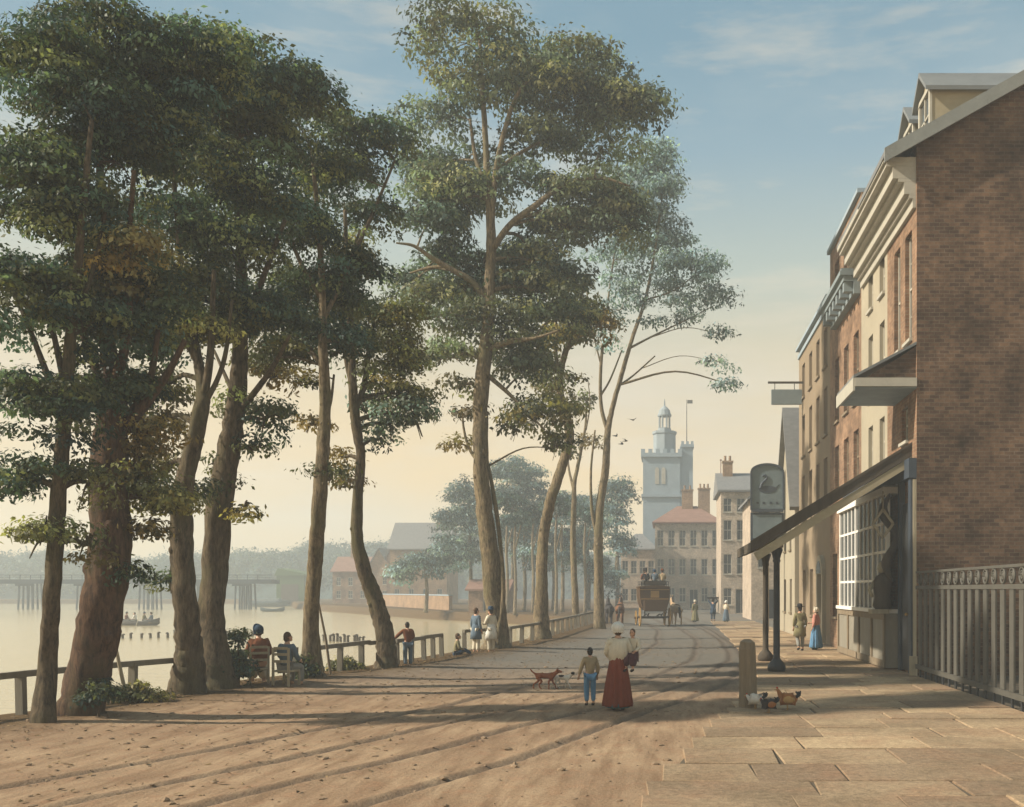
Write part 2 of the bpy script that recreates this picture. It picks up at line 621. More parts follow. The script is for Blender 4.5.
def rut_lines(Y):
    """centre lines of the cart tracks: the road bends from the near left to the far right, then away"""
    return [np.interp(Y, [6, 14, 17, 21, 26, 34, 45, 60, 90], xs) for xs in (
        [-9.0, -5.3, -4.2, -2.3, -0.5, 1.0, 1.5, 1.0, -1.5], [-7.4, -3.8, -2.7, -0.9, 0.7, 2.1, 2.7, 2.3, 0.2],
        [-11, -7.2, -6.1, -4.5, -2.9, -1.2, -0.2, -0.5, -3.0], [-5.6, -2.2, -1.2, 0.2, 1.6, 2.9, 3.1, 2.9, 1.4])]


def ground_z(X, Y):
    near = np.clip((90 - Y) / 30, 0, 1)
    z = (vnoise(X * 0.4, Y * 0.4, 1) - 0.5) * 0.03 + (vnoise(X * 1.9, Y * 1.9, 2) - 0.5) * 0.012 + (vnoise(X * 5, Y * 5, 3) - 0.5) * 0.014
    for i, c in enumerate(rut_lines(Y)):
        d = X - c + (vnoise(Y * 0.16, Y * 0 + i, 9) - 0.5) * 0.3
        am = np.clip((30 - Y) / 10, 0.45, 1.0)
        z = z - 0.05 * am * np.exp(-(d / 0.075) ** 2) + 0.022 * am * np.exp(-((np.abs(d) - 0.17) / 0.09) ** 2)
    # the bank under the trees stands a little proud of the road
    e = X - fence_x(np.clip(Y, 8, 75))
    z = z + 0.10 * np.exp(-((e - 1.2) / 1.6) ** 2) * (Y < 95)
    edge = np.clip((X - pave_x(Y) + 0.5) / 0.6, 0, 1) * (X < 9)
    z = z * (1 - edge) - 0.012 * edge
    return z * near


def pave_x(Y):
    return np.interp(Y, [5, 12, 16, 20, 26, 30, 60, 95], [-0.9, -0.2, 0.45, 1.3, 2.3, 2.75, 3.3, 3.6])


rows = np.concatenate([np.linspace(-60, 6, 12), np.arange(6.5, 34, 0.11), np.arange(34, 95, 0.4), np.linspace(96, 300, 110), np.linspace(305, 412, 8)])
cols_t = np.concatenate([np.linspace(0, 0.02, 4), np.linspace(0.028, 0.75, 230), np.linspace(0.76, 1.0, 40)])
g = MB()
vv = []
for Y in rows:
    bx = bank_x(Y)
    # 0..0.75 spans bank -> +9, the rest runs out to +650
    t = cols_t
    X = np.where(t <= 0.75, bx + (9 - bx) * t / 0.75, 9 + ((t - 0.75) / 0.25) ** 2.2 * 640)
    Z = ground_z(X, np.full_like(X, Y))
    top = np.stack([X, np.full_like(X, Y), Z], 1)
    lip = np.array([[bx - 0.9, Y, -1.9], [bx - 0.45, Y, -0.75 + 0.2 * math.sin(Y * 1.7)], [bx - 0.12, Y, -0.1]])
    vv.append(np.vstack([lip, top]))
nc = len(vv[0])
nr = len(vv)
faces = [(i * nc + j, i * nc + j + 1, (i + 1) * nc + j + 1, (i + 1) * nc + j) for i in range(nr - 1) for j in range(nc - 1)]
g.add(np.vstack(vv), faces)


def ground_mat():
    m, nt, b = new_mat('road_earth')
    geo = nt.nodes.new('ShaderNodeNewGeometry')
    pos = geo.outputs['Position']
    s = nt.nodes.new('ShaderNodeSeparateXYZ')
    nt.links.new(pos, s.inputs[0])
    n1 = noise(nt, pos, 0.45, 6, 0.6)
    n2 = noise(nt, pos, 3.5, 6, 0.7)
    n3 = noise(nt, pos, 22, 4, 0.7)
    mpn = nt.nodes.new('ShaderNodeMapping')
    mpn.inputs['Scale'].default_value = (1.6, 0.22, 1)
    mpn.inputs['Rotation'].default_value = (0, 0, R(-26))
    nt.links.new(pos, mpn.inputs[0])
    n4 = noise(nt, mpn.outputs[0], 2.4, 5, 0.6)
    c = mixcol(nt, ramp(nt, n1, [(0.35, 0.0), (0.65, 1.0)]), lin(142, 118, 94), lin(166, 142, 114))
    c = mixcol(nt, ramp(nt, n4, [(0.42, 0.0), (0.66, 0.75)]), c, lin(118, 94, 72))
    c = mixcol(nt, ramp(nt, n2, [(0.5, 0.0), (0.72, 0.5)]), c, lin(150, 112, 86))
    # tone turns grey on the far stretch of the road
    mr = N(nt, 'ShaderNodeMapRange')
    mr.inputs[1].default_value = 21.0
    mr.inputs[2].default_value = 33.0
    nt.links.new(s.outputs[1], mr.inputs[0])
    ad = N(nt, 'ShaderNodeMath', operation='MULTIPLY')
    nt.links.new(mr.outputs[0], ad.inputs[0])
    nt.links.new(ramp(nt, n1, [(0.2, 0.7), (0.5, 1.0)]), ad.inputs[1])
    c = mixcol(nt, ad.outputs[0], c, lin(108, 104, 96))
    ar = N(nt, 'ShaderNodeAttribute', attribute_name='rut')
    rm = N(nt, 'ShaderNodeMath', operation='MULTIPLY')
    nt.links.new(ar.outputs['Fac'], rm.inputs[0])
    nt.links.new(ramp(nt, n2, [(0.3, 0.35), (0.6, 0.95)]), rm.inputs[1])
    c = mixcol(nt, rm.outputs[0], c, lin(92, 82, 72))
    # leaf mould and thin turf along the bank, darkened to stand for the trees' shade (painted attribute follows the fence line)
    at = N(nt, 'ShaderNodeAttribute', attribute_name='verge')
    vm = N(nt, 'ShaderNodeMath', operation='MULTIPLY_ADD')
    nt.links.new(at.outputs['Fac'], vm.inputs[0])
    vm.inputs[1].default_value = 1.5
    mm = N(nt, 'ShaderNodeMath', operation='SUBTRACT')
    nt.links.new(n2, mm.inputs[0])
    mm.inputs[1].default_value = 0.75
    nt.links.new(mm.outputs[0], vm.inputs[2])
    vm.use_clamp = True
    turf_shade = mixcol(nt, ramp(nt, n3, [(0.4, 0.0), (0.6, 1.0)]), lin(74, 56, 38), lin(98, 80, 52))
    c = mixcol(nt, vm.outputs[0], c, turf_shade)
    k = ramp(nt, n3, [(0.3, 0.78), (0.7, 1.15)])
    c = mixcol(nt, 1.0, c, k, 'MULTIPLY')
    nt.links.new(c, b.inputs['Base Color'])
    b.inputs['Roughness'].default_value = 0.95
    b.inputs['Specular IOR Level'].default_value = 0.1
    bump(nt, b, n3, 0.7, 0.025)
    return m


M['ground'] = ground_mat()
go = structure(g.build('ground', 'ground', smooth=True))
pts = np.vstack(g.v)
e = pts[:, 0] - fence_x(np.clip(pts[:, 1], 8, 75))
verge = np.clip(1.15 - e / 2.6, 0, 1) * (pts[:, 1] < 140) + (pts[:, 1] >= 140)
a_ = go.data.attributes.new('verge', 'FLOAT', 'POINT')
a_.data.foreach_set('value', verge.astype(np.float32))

rv = np.zeros(len(pts))
for i, c in enumerate(rut_lines(pts[:, 1])):
    d = pts[:, 0] - c + (vnoise(pts[:, 1] * 0.16, pts[:, 1] * 0 + i, 9) - 0.5) * 0.3
    wd_ = 0.09 + 0.0022 * np.clip(pts[:, 1], 0, 60)
    rv = np.maximum(rv, np.exp(-(d / wd_) ** 2) * (pts[:, 1] < 110))
a2_ = go.data.attributes.new('rut', 'FLOAT', 'POINT')
a2_.data.foreach_set('value', rv.astype(np.float32))

# loose stones and clods on the road (nobody could count them)
st = MB()
rs = random.Random(5)
ico = bmesh.new()
bmesh.ops.create_icosphere(ico, subdivisions=1, radius=1)
icv = np.array([q.co[:] for q in ico.verts])
icf = [[q.index for q in f.verts] for f in ico.faces]
ico.free()
for k in range(900):
    Y = rs.uniform(8.5, 34) if k > 300 else rs.uniform(9, 20)
    X = rs.uniform(float(fence_x(Y)) + 0.5, float(pave_x(Y)) - 0.1)
    r = rs.choice([0.01, 0.012, 0.016, 0.02, 0.034]) * rs.uniform(0.7, 1.4)
    q = icv * np.array([r * rs.uniform(0.8, 1.8), r * rs.uniform(0.8, 1.5), r * rs.uniform(0.4, 0.8)]) * (1 + 0.35 * RNG.standard_normal((len(icv), 1)) * 0.5)
    a = rs.uniform(0, 6)
    q = q @ np.array([[math.cos(a), -math.sin(a), 0], [math.sin(a), math.cos(a), 0], [0, 0, 1]])
    st.add(q + np.array([X, Y, float(ground_z(np.array([X]), np.array([Y]))[0]) + r * 0.2]), icf)
M['stones'] = plain('stones', lin(128, 108, 86), 0.9, 0.35, 1.5, 0.4)
so_ = st.build('gravel', 'stones')
tag(so_, 'loose stones and clods scattered over the rutted dirt road', 'gravel', kind='stuff')

# fallen leaves blown along the bank and the road edge
fl = MB()
for k in range(2600):
    Y = rs.uniform(9, 46)
    e = rs.random() ** 2.2 * 9.0
    X = float(fence_x(Y)) + 0.2 + e
    if X > float(pave_x(Y)) - 0.05:
        continue
    z = float(ground_z(np.array([X]), np.array([Y]))[0]) + 0.012
    a, s = rs.uniform(0, 6.3), rs.uniform(0.03, 0.065)
    c_, s_ = math.cos(a) * s, math.sin(a) * s
    t1, t2 = rs.uniform(-.012, .02), rs.uniform(-.008, .025)
    fl.add([(X - c_, Y - s_, z), (X - s_ * .5, Y + c_ * .5, z + t1), (X + c_, Y + s_, z + t2), (X + s_ * .5, Y - c_ * .5, z + t1)], [(0, 1, 2), (0, 2, 3)])
lm_, lnt, lb = new_mat('fallen_leaf')
lg = lnt.nodes.new('ShaderNodeNewGeometry')
lnt.links.new(mixcol(lnt, lg.outputs['Random Per Island'], (0.07, 0.045, 0.02), (0.22, 0.14, 0.05)), lb.inputs['Base Color'])
lb.inputs['Roughness'].default_value = 0.8
tag(fl.build('leaves', lm_), 'brown fallen leaves scattered under the bank trees and over the road', 'leaves', kind='stuff')

# ------------------------------------------------------------------ pavement of stone flags
pv_ = MB()
base = MB()
ys = np.arange(5, 78, 1.0)
bp = []
for Y in ys:
    bp.append([float(pave_x(Y)) + 0.1, Y, -0.004])
    bp.append([7.02 if Y < 53 else 6.85, Y, -0.004])
bf = [(2 * i, 2 * i + 1, 2 * i + 3, 2 * i + 2) for i in range(len(ys) - 1)]
base.add(bp, bf)
rp = random.Random(21)
Y = 5.0
while Y < 76:
    d = rp.uniform(0.75, 1.35) if Y < 40 else rp.uniform(1.5, 2.5)
    x = float(pave_x(Y + d / 2)) + rp.uniform(-0.06, 0.06)
    xe = 7.0 if Y < 52 else 6.83
    while x < xe - 0.05:
        wd = rp.uniform(0.9, 2.1)
        x1 = min(x + wd, xe)
        if xe - x1 < 0.5:
            x1 = xe
        gp = 0.017
        t = 0.022 + rp.uniform(-0.008, 0.008)
        j = lambda: rp.uniform(-0.055, 0.055)
        c0 = [(x + gp + j() * .5, Y + gp + j()), (x1 - gp + j() * .5 if x1 < xe else xe, Y + gp + j()), (x1 - gp + j() * .5 if x1 < xe else xe, Y + d - gp), (x + gp + j() * .5, Y + d - gp)]
        tl = rp.uniform(-0.008, 0.008)
        bot = [(a, b2, -0.06) for a, b2 in c0]
        ins = 0.012
        cx_, cy_ = sum(a for a, _ in c0) / 4, sum(b2 for _, b2 in c0) / 4
        mid = [(a, b2, t - 0.01) for a, b2 in c0]
        top = [(a + (ins if a < cx_ else -ins), b2 + (ins if b2 < cy_ else -ins), t + (tl if a < cx_ else -tl)) for a, b2 in c0]
        pv_.add(bot + mid + top, [(i, (i + 1) % 4, 4 + (i + 1) % 4, 4 + i) for i in range(4)] + [(4 + i, 4 + (i + 1) % 4, 8 + (i + 1) % 4, 8 + i) for i in range(4)] + [(8, 9, 10, 11)])
        x = x1
    Y += d


def flag_mat():
    m, nt, b = new_mat('flagstone')
    geo = nt.nodes.new('ShaderNodeNewGeometry')
    n1 = noise(nt, geo.outputs['Position'], 1.1, 6, 0.65)
    n2 = noise(nt, geo.outputs['Position'], 9, 6, 0.7)
    c = mixcol(nt, geo.outputs['Random Per Island'], lin(138, 118, 96), lin(192, 168, 134))
    n5 = noise(nt, geo.outputs['Position'], 0.5, 5, 0.6)
    c = mixcol(nt, ramp(nt, n1, [(0.45, 0.0), (0.7, 0.6)]), c, lin(150, 116, 90))
    c = mixcol(nt, ramp(nt, n5, [(0.45, 0.0), (0.62, 0.55)]), c, lin(122, 106, 84))
    n6 = noise(nt, geo.outputs['Position'], 34, 3, 0.7)
    c = mixcol(nt, 1.0, c, ramp(nt, n6, [(0.3, 0.72), (0.6, 1.05)]), 'MULTIPLY')
    c = mixcol(nt, 1.0, c, ramp(nt, n2, [(0.3, 0.68), (0.7, 1.15)]), 'MULTIPLY')
    nt.links.new(c, b.inputs['Base Color'])
    b.inputs['Roughness'].default_value = 0.9
    b.inputs['Specular IOR Level'].default_value = 0.15
    bump(nt, b, n2, 0.8, 0.03)
    return m


M['flag'] = flag_mat()
M['joint'] = plain('joint', (0.10, 0.08, 0.055), 0.95, 0.2, 4.0, 0.3)
structure(pv_.build('pavement', 'flag'))
structure(base.build('pavement_bed', 'joint'))

# ------------------------------------------------------------------ river
def water_mat():
    m, nt, b = new_mat('river_water')
    b.inputs['Base Color'].default_value = (*lin(176, 160, 124), 1)
    b.inputs['Roughness'].default_value = 0.16
    b.inputs['IOR'].default_value = 1.33
    b.inputs['Specular IOR Level'].default_value = 0.7
    geo = nt.nodes.new('ShaderNodeNewGeometry')
    mpn = nt.nodes.new('ShaderNodeMapping')
    mpn.inputs['Scale'].default_value = (0.35, 1.3, 1)
    nt.links.new(geo.outputs['Position'], mpn.inputs[0])
    f = noise(nt, mpn.outputs[0], 1.5, 5, 0.6)
    bump(nt, b, f, 0.3, 0.12)
    return m


M['water'] = water_mat()
wt = MB()
wy = np.concatenate([np.linspace(-58, 100, 30), np.linspace(110, 345, 20)])
wx = np.linspace(-690, -5, 24)
wv = [(x, y, -1.0) for y in wy for x in wx]
wt.add(wv, [(i * 24 + j, i * 24 + j + 1, (i + 1) * 24 + j + 1, (i + 1) * 24 + j) for i in range(len(wy) - 1) for j in range(23)])
structure(wt.build('river', 'water'))

# ------------------------------------------------------------------ wooded hills beyond the river
hl = MB()
hx = np.linspace(-360, 55, 260)
hy = np.linspace(268, 408, 60)
HX, HY = np.meshgrid(hx, hy)
prof = np.interp(HX, [-360, -197, -154, -129, -110, -96, -81, -68, -51, -26, 55], [13, 12, 10.5, 11.5, 14.5, 13.5, 17, 20, 16, 11, 7])
up = np.clip((HY - 268) / 40, 0, 1)
HZ = prof * np.sqrt(np.sin(up * PI / 2)) * np.clip((408 - HY) / 50, 0, 1) ** 0.5
bumps = (vnoise(HX / 14, HY / 14, 4) - 0.3) * 3.5
HZ = HZ * .86 + bumps * np.clip(up * 3, 0, 1) - 0.6
hl.add(np.stack([HX, HY, HZ], -1).reshape(-1, 3), [(i * 260 + j, i * 260 + j + 1, (i + 1) * 260 + j + 1, (i + 1) * 260 + j) for i in range(59) for j in range(259)])
M['wood_green'] = plain('wood_green', (0.05, 0.085, 0.085), 0.95, 0.4, 0.25, 0.6, bd=0.8)  # bluish tint puts distance haze into the hills' colour
structure(hl.build('hills', 'wood_green', smooth=True))
# ------------------------------------------------------------------ trees
DARK = [(0.055, 0.092, 0.060), (0.075, 0.11, 0.062), (0.125, 0.145, 0.066), (0.052, 0.095, 0.082), (0.11, 0.12, 0.05)]
OLIVE = [(0.145, 0.15, 0.058), (0.18, 0.17, 0.062), (0.11, 0.125, 0.058), (0.20, 0.165, 0.06)]
OCHRE = [(0.25, 0.175, 0.055), (0.21, 0.155, 0.055), (0.15, 0.13, 0.055)]
GREY = [(0.11, 0.155, 0.125), (0.14, 0.175, 0.13), (0.095, 0.145, 0.125)]


def leaf_object(name, parent, lobes, leaf_len, seed, feather=0.28):
    """lobes: (centre, radii, n_leaves, colour, droop). Leaves lie like shingles over small domed sprays; one mesh of leaf-sized faces."""
    rg = np.random.default_rng(seed)
    allv, allc = [], []
    for c, r, n, col, droop in lobes:
        u = rg.normal(0, 1, (n, 3))
        u[:, 2] = np.abs(u[:, 2]) * 1.1 - 0.42
        u = unit(u)
        rr = rg.uniform(0.72, 1.06, n)[:, None]
        loose = rg.random(n) < feather
        rr[loose] *= rg.uniform(0.7, 1.7, (loose.sum(), 1))
        p = c + u * r * rr
        out = unit(u / r)
        hz_ = u.copy()
        hz_[:, 2] = 0
        hz_ = unit(hz_ + rg.normal(0, .05, (n, 3)))
        p[:, 2] -= droop * (1 - np.abs(u[:, 2])) * rg.random(n)
        dn = unit(hz_ * 0.9 - np.array([0, 0, 1.0]) * (0.35 + droop) + rg.normal(0, 0.34, (n, 3)))
        nrm = unit(out + rg.normal(0, 0.33, (n, 3)))
        ld = unit(dn - nrm * np.sum(dn * nrm, 1, keepdims=True))
        sd = np.cross(nrm, ld)
        ll = (leaf_len * rg.uniform(0.45, 1.6, n))[:, None]
        w = ll * 0.26
        v = np.stack([p, p + ld * ll * 0.45 + sd * w, p + ld * ll - nrm * ll * .12, p + ld * ll * 0.45 - sd * w], 1)
        allv.append(v.reshape(-1, 3))
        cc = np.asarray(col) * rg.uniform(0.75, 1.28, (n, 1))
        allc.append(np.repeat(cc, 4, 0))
    V = np.vstack(allv)
    C = np.clip(np.vstack(allc), 0, 1)
    if parent is not None:
        V = V - np.array(root_of(parent).location)
    nv = len(V)
    nf = nv // 4
    me = bpy.data.meshes.new(name)
    me.vertices.add(nv)
    me.vertices.foreach_set('co', V.astype(np.float32).ravel())
    me.loops.add(nv)
    me.loops.foreach_set('vertex_index', np.arange(nv, dtype=np.int32))
    me.polygons.add(nf)
    me.polygons.foreach_set('loop_start', np.arange(0, nv, 4, dtype=np.int32))
    me.update(calc_edges=True)
    at = me.attributes.new('tint', 'FLOAT_COLOR', 'POINT')
    at.data.foreach_set('color', np.hstack([C, np.ones((nv, 1))]).astype(np.float32).ravel())
    me.materials.append(M['leaf'])
    ob = bpy.data.objects.new(name, me)
    COL.objects.link(ob)
    if parent is not None:
        ob.parent = parent
    return ob


LEAVES = [0]
TW = 0.82


def tree(name, label, baseY, trunk, limbs, clumps, bark='bark', seed=1, leaf=0.17, dens=1.0, spray=0.9, depth=1.0, group=None, pal=DARK, tw=1.0, feather=0.28,
         cat='tree', flare=1.22, boughs=True, trunk_n=12, crown_name='crown', part_label=None):
    """trunk / limbs: rows (px, py, width_px[, dY]) in the picture's measure at depth baseY, turned into world points.
    clumps: rows (px, py, rx_px, ry_px[, dY[, palette]])."""
    rs = random.Random(seed)
    rg = np.random.default_rng(seed)
    k = baseY / FPX
    b0 = P(trunk[0][0], trunk[0][1], baseY)
    root = thing(name, label, cat, (b0[0], b0[1], 0.0), group=group)

    skel = []          # (px, py, depth offset) of what is already built, so that limbs start on it

    def wp(rows, trunk_=False):
        m = len(rows)
        if trunk_:
            off = np.concatenate([[0], np.cumsum(rg.normal(0, 0.10, m - 1))])
        else:
            d2 = [(q[0] - rows[0][0]) ** 2 + (q[1] - rows[0][1]) ** 2 for q in skel]
            d0 = skel[int(np.argmin(d2))][2]
            off = d0 + np.linspace(0, rs.uniform(-1.4, 1.4), m) * min(1.0, k * 40)
            if len(rows[0]) > 3:
                off = np.zeros(m)
        out = []
        for i, r in enumerate(rows):
            dy = off[i] + (r[3] if len(r) > 3 else 0)
            p = P(r[0], r[1], baseY + dy)
            out.append([*p, max(0.012, r[2] / 2 * k * TW * tw)])
        for i in range(m - 1):
            for t in (0, .25, .5, .75):
                skel.append([rows[i][j] * (1 - t) + rows[i + 1][j] * t for j in (0, 1)] + [off[i] * (1 - t) + off[i + 1] * t])
        return np.array(out)

    mb = MB()
    tp = wp(trunk, True)
    sp_ = smooth_path(tp, 7)
    sp_[0, 2] = -0.15
    h = sp_[:, 2]
    fl = 1 + (flare - 1) * np.exp(-np.clip(h, 0, None) / 0.35)
    sp_[:, 3] *= fl
    sp_[:, :2] += rg.normal(0, 0.012, (len(sp_), 2)) * sp_[:, 3:4] * 4
    mb.tube(sp_[:, :3], sp_[:, 3], trunk_n, wob=0.13, rnd=rs)
    # knots on the bole
    for q in range(5):
        i = rs.randrange(len(sp_) // 5, max(len(sp_) // 5 + 1, len(sp_) * 3 // 4))
        a = rs.uniform(-PI, 0)
        r = sp_[i, 3]
        mb.ball(sp_[i, :3] + np.array([math.cos(a) * r * 0.85, math.sin(a) * r * 0.85, 0]), (r * 0.32, r * 0.3, r * 0.4), 8, 5)
    ends = [sp_[len(sp_) // 3:]]
    for l in limbs:
        lp = wp(l)
        q = smooth_path(lp, 6)
        mb.tube(q[:, :3], q[:, 3], 7, wob=0.1, rnd=rs)
        ends.append(q)
    sk = np.vstack(ends)
    sprays = []
    for ci, c in enumerate(clumps):
        px, py, rx, ry = c[:4]
        dy = c[4] if len(c) > 4 else rs.uniform(-0.5, 0.5) * rx * k
        pl = c[5] if len(c) > 5 and c[5] else pal
        ds = c[6] if len(c) > 6 else 1.0
        ctr = P(px, py, baseY) + np.array([0, dy, 0])
        rad = np.array([rx * k, max(rx, ry) * k * depth * 0.85, ry * k])
        # a bough from the nearest part of the skeleton below into the clump
        if boughs:
            dd = np.linalg.norm(sk[:, :3] - ctr, axis=1) + np.where(sk[:, 2] > ctr[2], 2.5, 0)
            s0 = sk[int(np.argmin(dd))]
            mid = (s0[:3] + ctr) / 2 + np.array([0, 0, 0.12 * np.linalg.norm(ctr - s0[:3])])
            r0 = min(s0[3] * 0.6, 0.085 * max(1, k * 30))
            bp_ = smooth_path(np.array([s0[:3], mid, ctr]), 5)
            mb.tube(bp_, np.linspace(r0, r0 * 0.4, len(bp_)), 6, wob=0.05, rnd=rs)
            for _ in range(5):
                u = unit(rg.normal(0, 1, 3) + np.array([0, 0, 0.25]))
                e = ctr + u * rad * 0.85
                m2 = (ctr + e) / 2 + np.array([0, 0, 0.1])
                mb.tube(smooth_path(np.array([ctr, m2, e]), 4), np.linspace(r0 * 0.38, 0.01, 9), 5, rnd=rs)
        sr = spray * 0.55
        n_l = max(3, int(3.7 * dens * ds * (rad[0] + .3 * sr) * (rad[2] + .3 * sr) / sr ** 2))
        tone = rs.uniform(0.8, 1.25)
        for _ in range(n_l):
            u = unit(rg.normal(0, 1, 3))
            if u[2] < -0.3 and rs.random() < 0.7:
                u[2] *= -1
            rr = rs.uniform(0.25, 1.0) ** 0.5
            o = ctr + u * rad * rr * 0.9
            col = np.array(rs.choice(pl)) * rs.choice([.5, .7, .9, 1.0, 1.4, 2.1]) * rs.uniform(.9, 1.1) * tone  # light and dark factors imitate sunlit and shaded lobes of the crown
            q = sr * rs.uniform(0.6, 1.3)
            lr = np.array([q * rs.uniform(.85, 1.3), q * rs.uniform(.85, 1.3), q * rs.uniform(.42, .62)])
            nl = int(np.clip(2.3 * lr[0] * lr[1] / (leaf * leaf * .27), 26, 620))
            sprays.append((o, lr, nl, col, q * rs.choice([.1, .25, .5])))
    mb.build('trunk', bark, root, smooth=True)
    if sprays:
        LEAVES[0] += sum(s[2] for s in sprays)
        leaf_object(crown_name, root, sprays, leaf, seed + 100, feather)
    return root


GT = 'row of tall old trees along the river bank'
tree('riverside_tree', 'dark tree at the extreme left edge of the picture, left of the reddish leaning trunk', 17.4,
     [(44, 728, 26), (47, 660, 21), (52, 600, 19), (57, 520, 18), (62, 450, 16), (68, 380, 14), (74, 300, 11), (84, 200, 8), (92, 120, 5)],
     [[(68, 400, 9), (55, 340, 6), (40, 270, 4)], [(64, 420, 9), (30, 330, 6), (0, 260, 4)], [(77, 320, 7), (98, 250, 5), (110, 180, 3)]],
     [(70, 110, 75, 55), (40, 60, 80, 50), (30, 190, 75, 60), (75, 215, 50, 45), (35, 310, 70, 55), (80, 330, 40, 45), (35, 405, 38, 36), (78, 410, 34, 40),
      (80, 480, 18, 30, 0.3, OLIVE, 0.7), (30, 480, 28, 26), (45, 540, 22, 30, 0, OLIVE, 0.6), (88, 545, 12, 22, 0, OLIVE, .5)],
     bark='bark', seed=3, leaf=0.088, spray=0.62, dens=1.35, group=GT)
tree('riverside_tree', 'thick reddish leaning trunk with a pole propped against it and ochre leaf tufts', 18.6,
     [(80, 724, 50), (86, 690, 46), (94, 650, 47), (104, 600, 48), (110, 545, 48), (109, 485, 41), (113, 430, 37), (112, 390, 24), (106, 330, 16), (103, 260, 12), (100, 180, 9), (100, 100, 6)],
     [[(112, 440, 22), (135, 415, 15), (165, 378, 10), (185, 340, 6)], [(130, 420, 13), (150, 380, 9), (158, 330, 6)], [(110, 400, 14), (128, 330, 10), (128, 250, 7), (134, 170, 5)],
      [(110, 400, 15), (85, 340, 9), (70, 280, 6)]],
     [(130, 85, 75, 40), (120, 165, 60, 40), (150, 130, 50, 38), (105, 260, 40, 45), (115, 335, 50, 42), (150, 300, 40, 35), (120, 395, 44, 28), (95, 290, 42, 32),
      (142, 432, 22, 20, 0.2, OCHRE, 0.8), (130, 485, 22, 30, 0.2, OLIVE, 0.9), (152, 500, 26, 26, 0.3, OLIVE, 0.8), (136, 455, 24, 22, .2, OCHRE, .8), (140, 530, 22, 18, 0.3, OCHRE, 0.5), (125, 572, 22, 12, -.3, DARK, 0.35),
      (138, 282, 20, 22, -0.8, OCHRE), (160, 262, 14, 16, -1.0, OCHRE), (100, 40, 80, 40), (180, 60, 60, 40)],
     bark='bark_red', seed=5, leaf=0.088, spray=0.62, dens=1.35, group=GT)
tree('riverside_tree', 'slender forked tree just left of the thickest trunk, fork opening below the dark crown', 22.6,
     [(187, 699, 42), (189, 665, 34), (188, 630, 29), (184, 580, 26), (180, 530, 26), (183, 495, 22), (191, 455, 19), (200, 415, 18), (203, 390, 15), (196, 350, 10), (186, 300, 8), (178, 230, 6), (172, 150, 4)],
     [[(203, 400, 11), (209, 365, 9), (212, 325, 7), (214, 270, 5)], [(202, 408, 8), (217, 380, 6), (226, 350, 5), (232, 300, 4)], [(196, 360, 7), (180, 330, 5), (165, 300, 3)]],
     [(190, 165, 60, 40), (185, 235, 55, 36), (200, 295, 52, 30), (172, 335, 36, 30), (165, 385, 22, 26, 0, OLIVE, 0.8), (198, 90, 70, 40), (163, 420, 16, 20, 0, OCHRE, 0.6),
      (168, 465, 20, 20, 0, OLIVE, 0.5), (195, 500, 14, 18, 0, DARK, 0.4), (212, 340, 26, 24, -.6, OLIVE), (180, 285, 16, 16, -1.5, OCHRE, 0.9), (170, 580, 8, 16, 0, DARK, .4)],
     bark='bark', seed=8, leaf=0.095, spray=0.7, dens=1.35, group=GT)
tree('riverside_tree', 'thickest straight trunk in the bank row, right of the slender forked tree', 23.6,
     [(217, 697, 48), (216, 670, 38), (213, 630, 31), (214, 570, 30), (219, 510, 30), (227, 460, 27), (235, 410, 23), (240, 360, 19), (242, 310, 15), (240, 240, 11), (238, 160, 8), (236, 90, 5)],
     [[(240, 410, 9), (255, 392, 7), (272, 368, 6), (290, 335, 4)], [(241, 330, 10), (262, 280, 7), (285, 220, 5)], [(241, 320, 10), (220, 270, 7), (205, 200, 5)], [(236, 400, 6), (225, 375, 5), (214, 350, 3)]],
     [(245, 130, 62, 34), (225, 80, 90, 40), (245, 200, 62, 34), (238, 262, 62, 34), (262, 318, 52, 26), (225, 325, 40, 24), (262, 418, 19, 27, 0.2, DARK, 0.8), (226, 412, 14, 32, 0.3, DARK, 0.5),
      (256, 450, 12, 16, 0, DARK, 0.4), (215, 470, 12, 18, 0.2, OLIVE, 0.4), (245, 510, 10, 14, 0, OLIVE, 0.4), (290, 85, 50, 30), (275, 378, 16, 15, 0, OCHRE, .5), (212, 300, 22, 20, -1.4, OLIVE)],
     bark='bark', seed=11, leaf=0.105, spray=0.75, dens=1.35, group=GT)
tree('riverside_tree', 'straight slim trunk with a long thin pole leaning on it, behind the seated boy', 26.2,
     [(312, 686, 32), (311, 660, 23), (312, 610, 18), (315, 560, 18), (319, 510, 17), (323, 450, 15), (325, 405, 13), (323, 350, 11), (322, 290, 8), (318, 220, 6), (312, 150, 4)],
     [[(324, 370, 7), (305, 340, 5), (290, 305, 4)], [(325, 420, 5), (331, 400, 4), (334, 375, 3)], [(323, 320, 6), (345, 275, 5), (360, 230, 3)], [(322, 300, 6), (295, 250, 5), (285, 200, 3)]],
     [(288, 232, 56, 34), (305, 165, 52, 32), (300, 290, 60, 32), (320, 332, 52, 20), (280, 105, 52, 28), (345, 270, 36, 26), (285, 352, 30, 20, 0, OLIVE, .9), (268, 372, 14, 16, 0, OLIVE, .6), (345, 345, 24, 16, 0, DARK, .8), (312, 425, 9, 14, 0, OCHRE, .4),
      (330, 480, 6, 14, 0, OLIVE, .4), (300, 385, 12, 14, 0, OLIVE, .4), (258, 365, 14, 10, 0, OLIVE, .4)],
     bark='bark_pale', seed=14, leaf=0.105, spray=0.8, dens=1.35, group=GT)
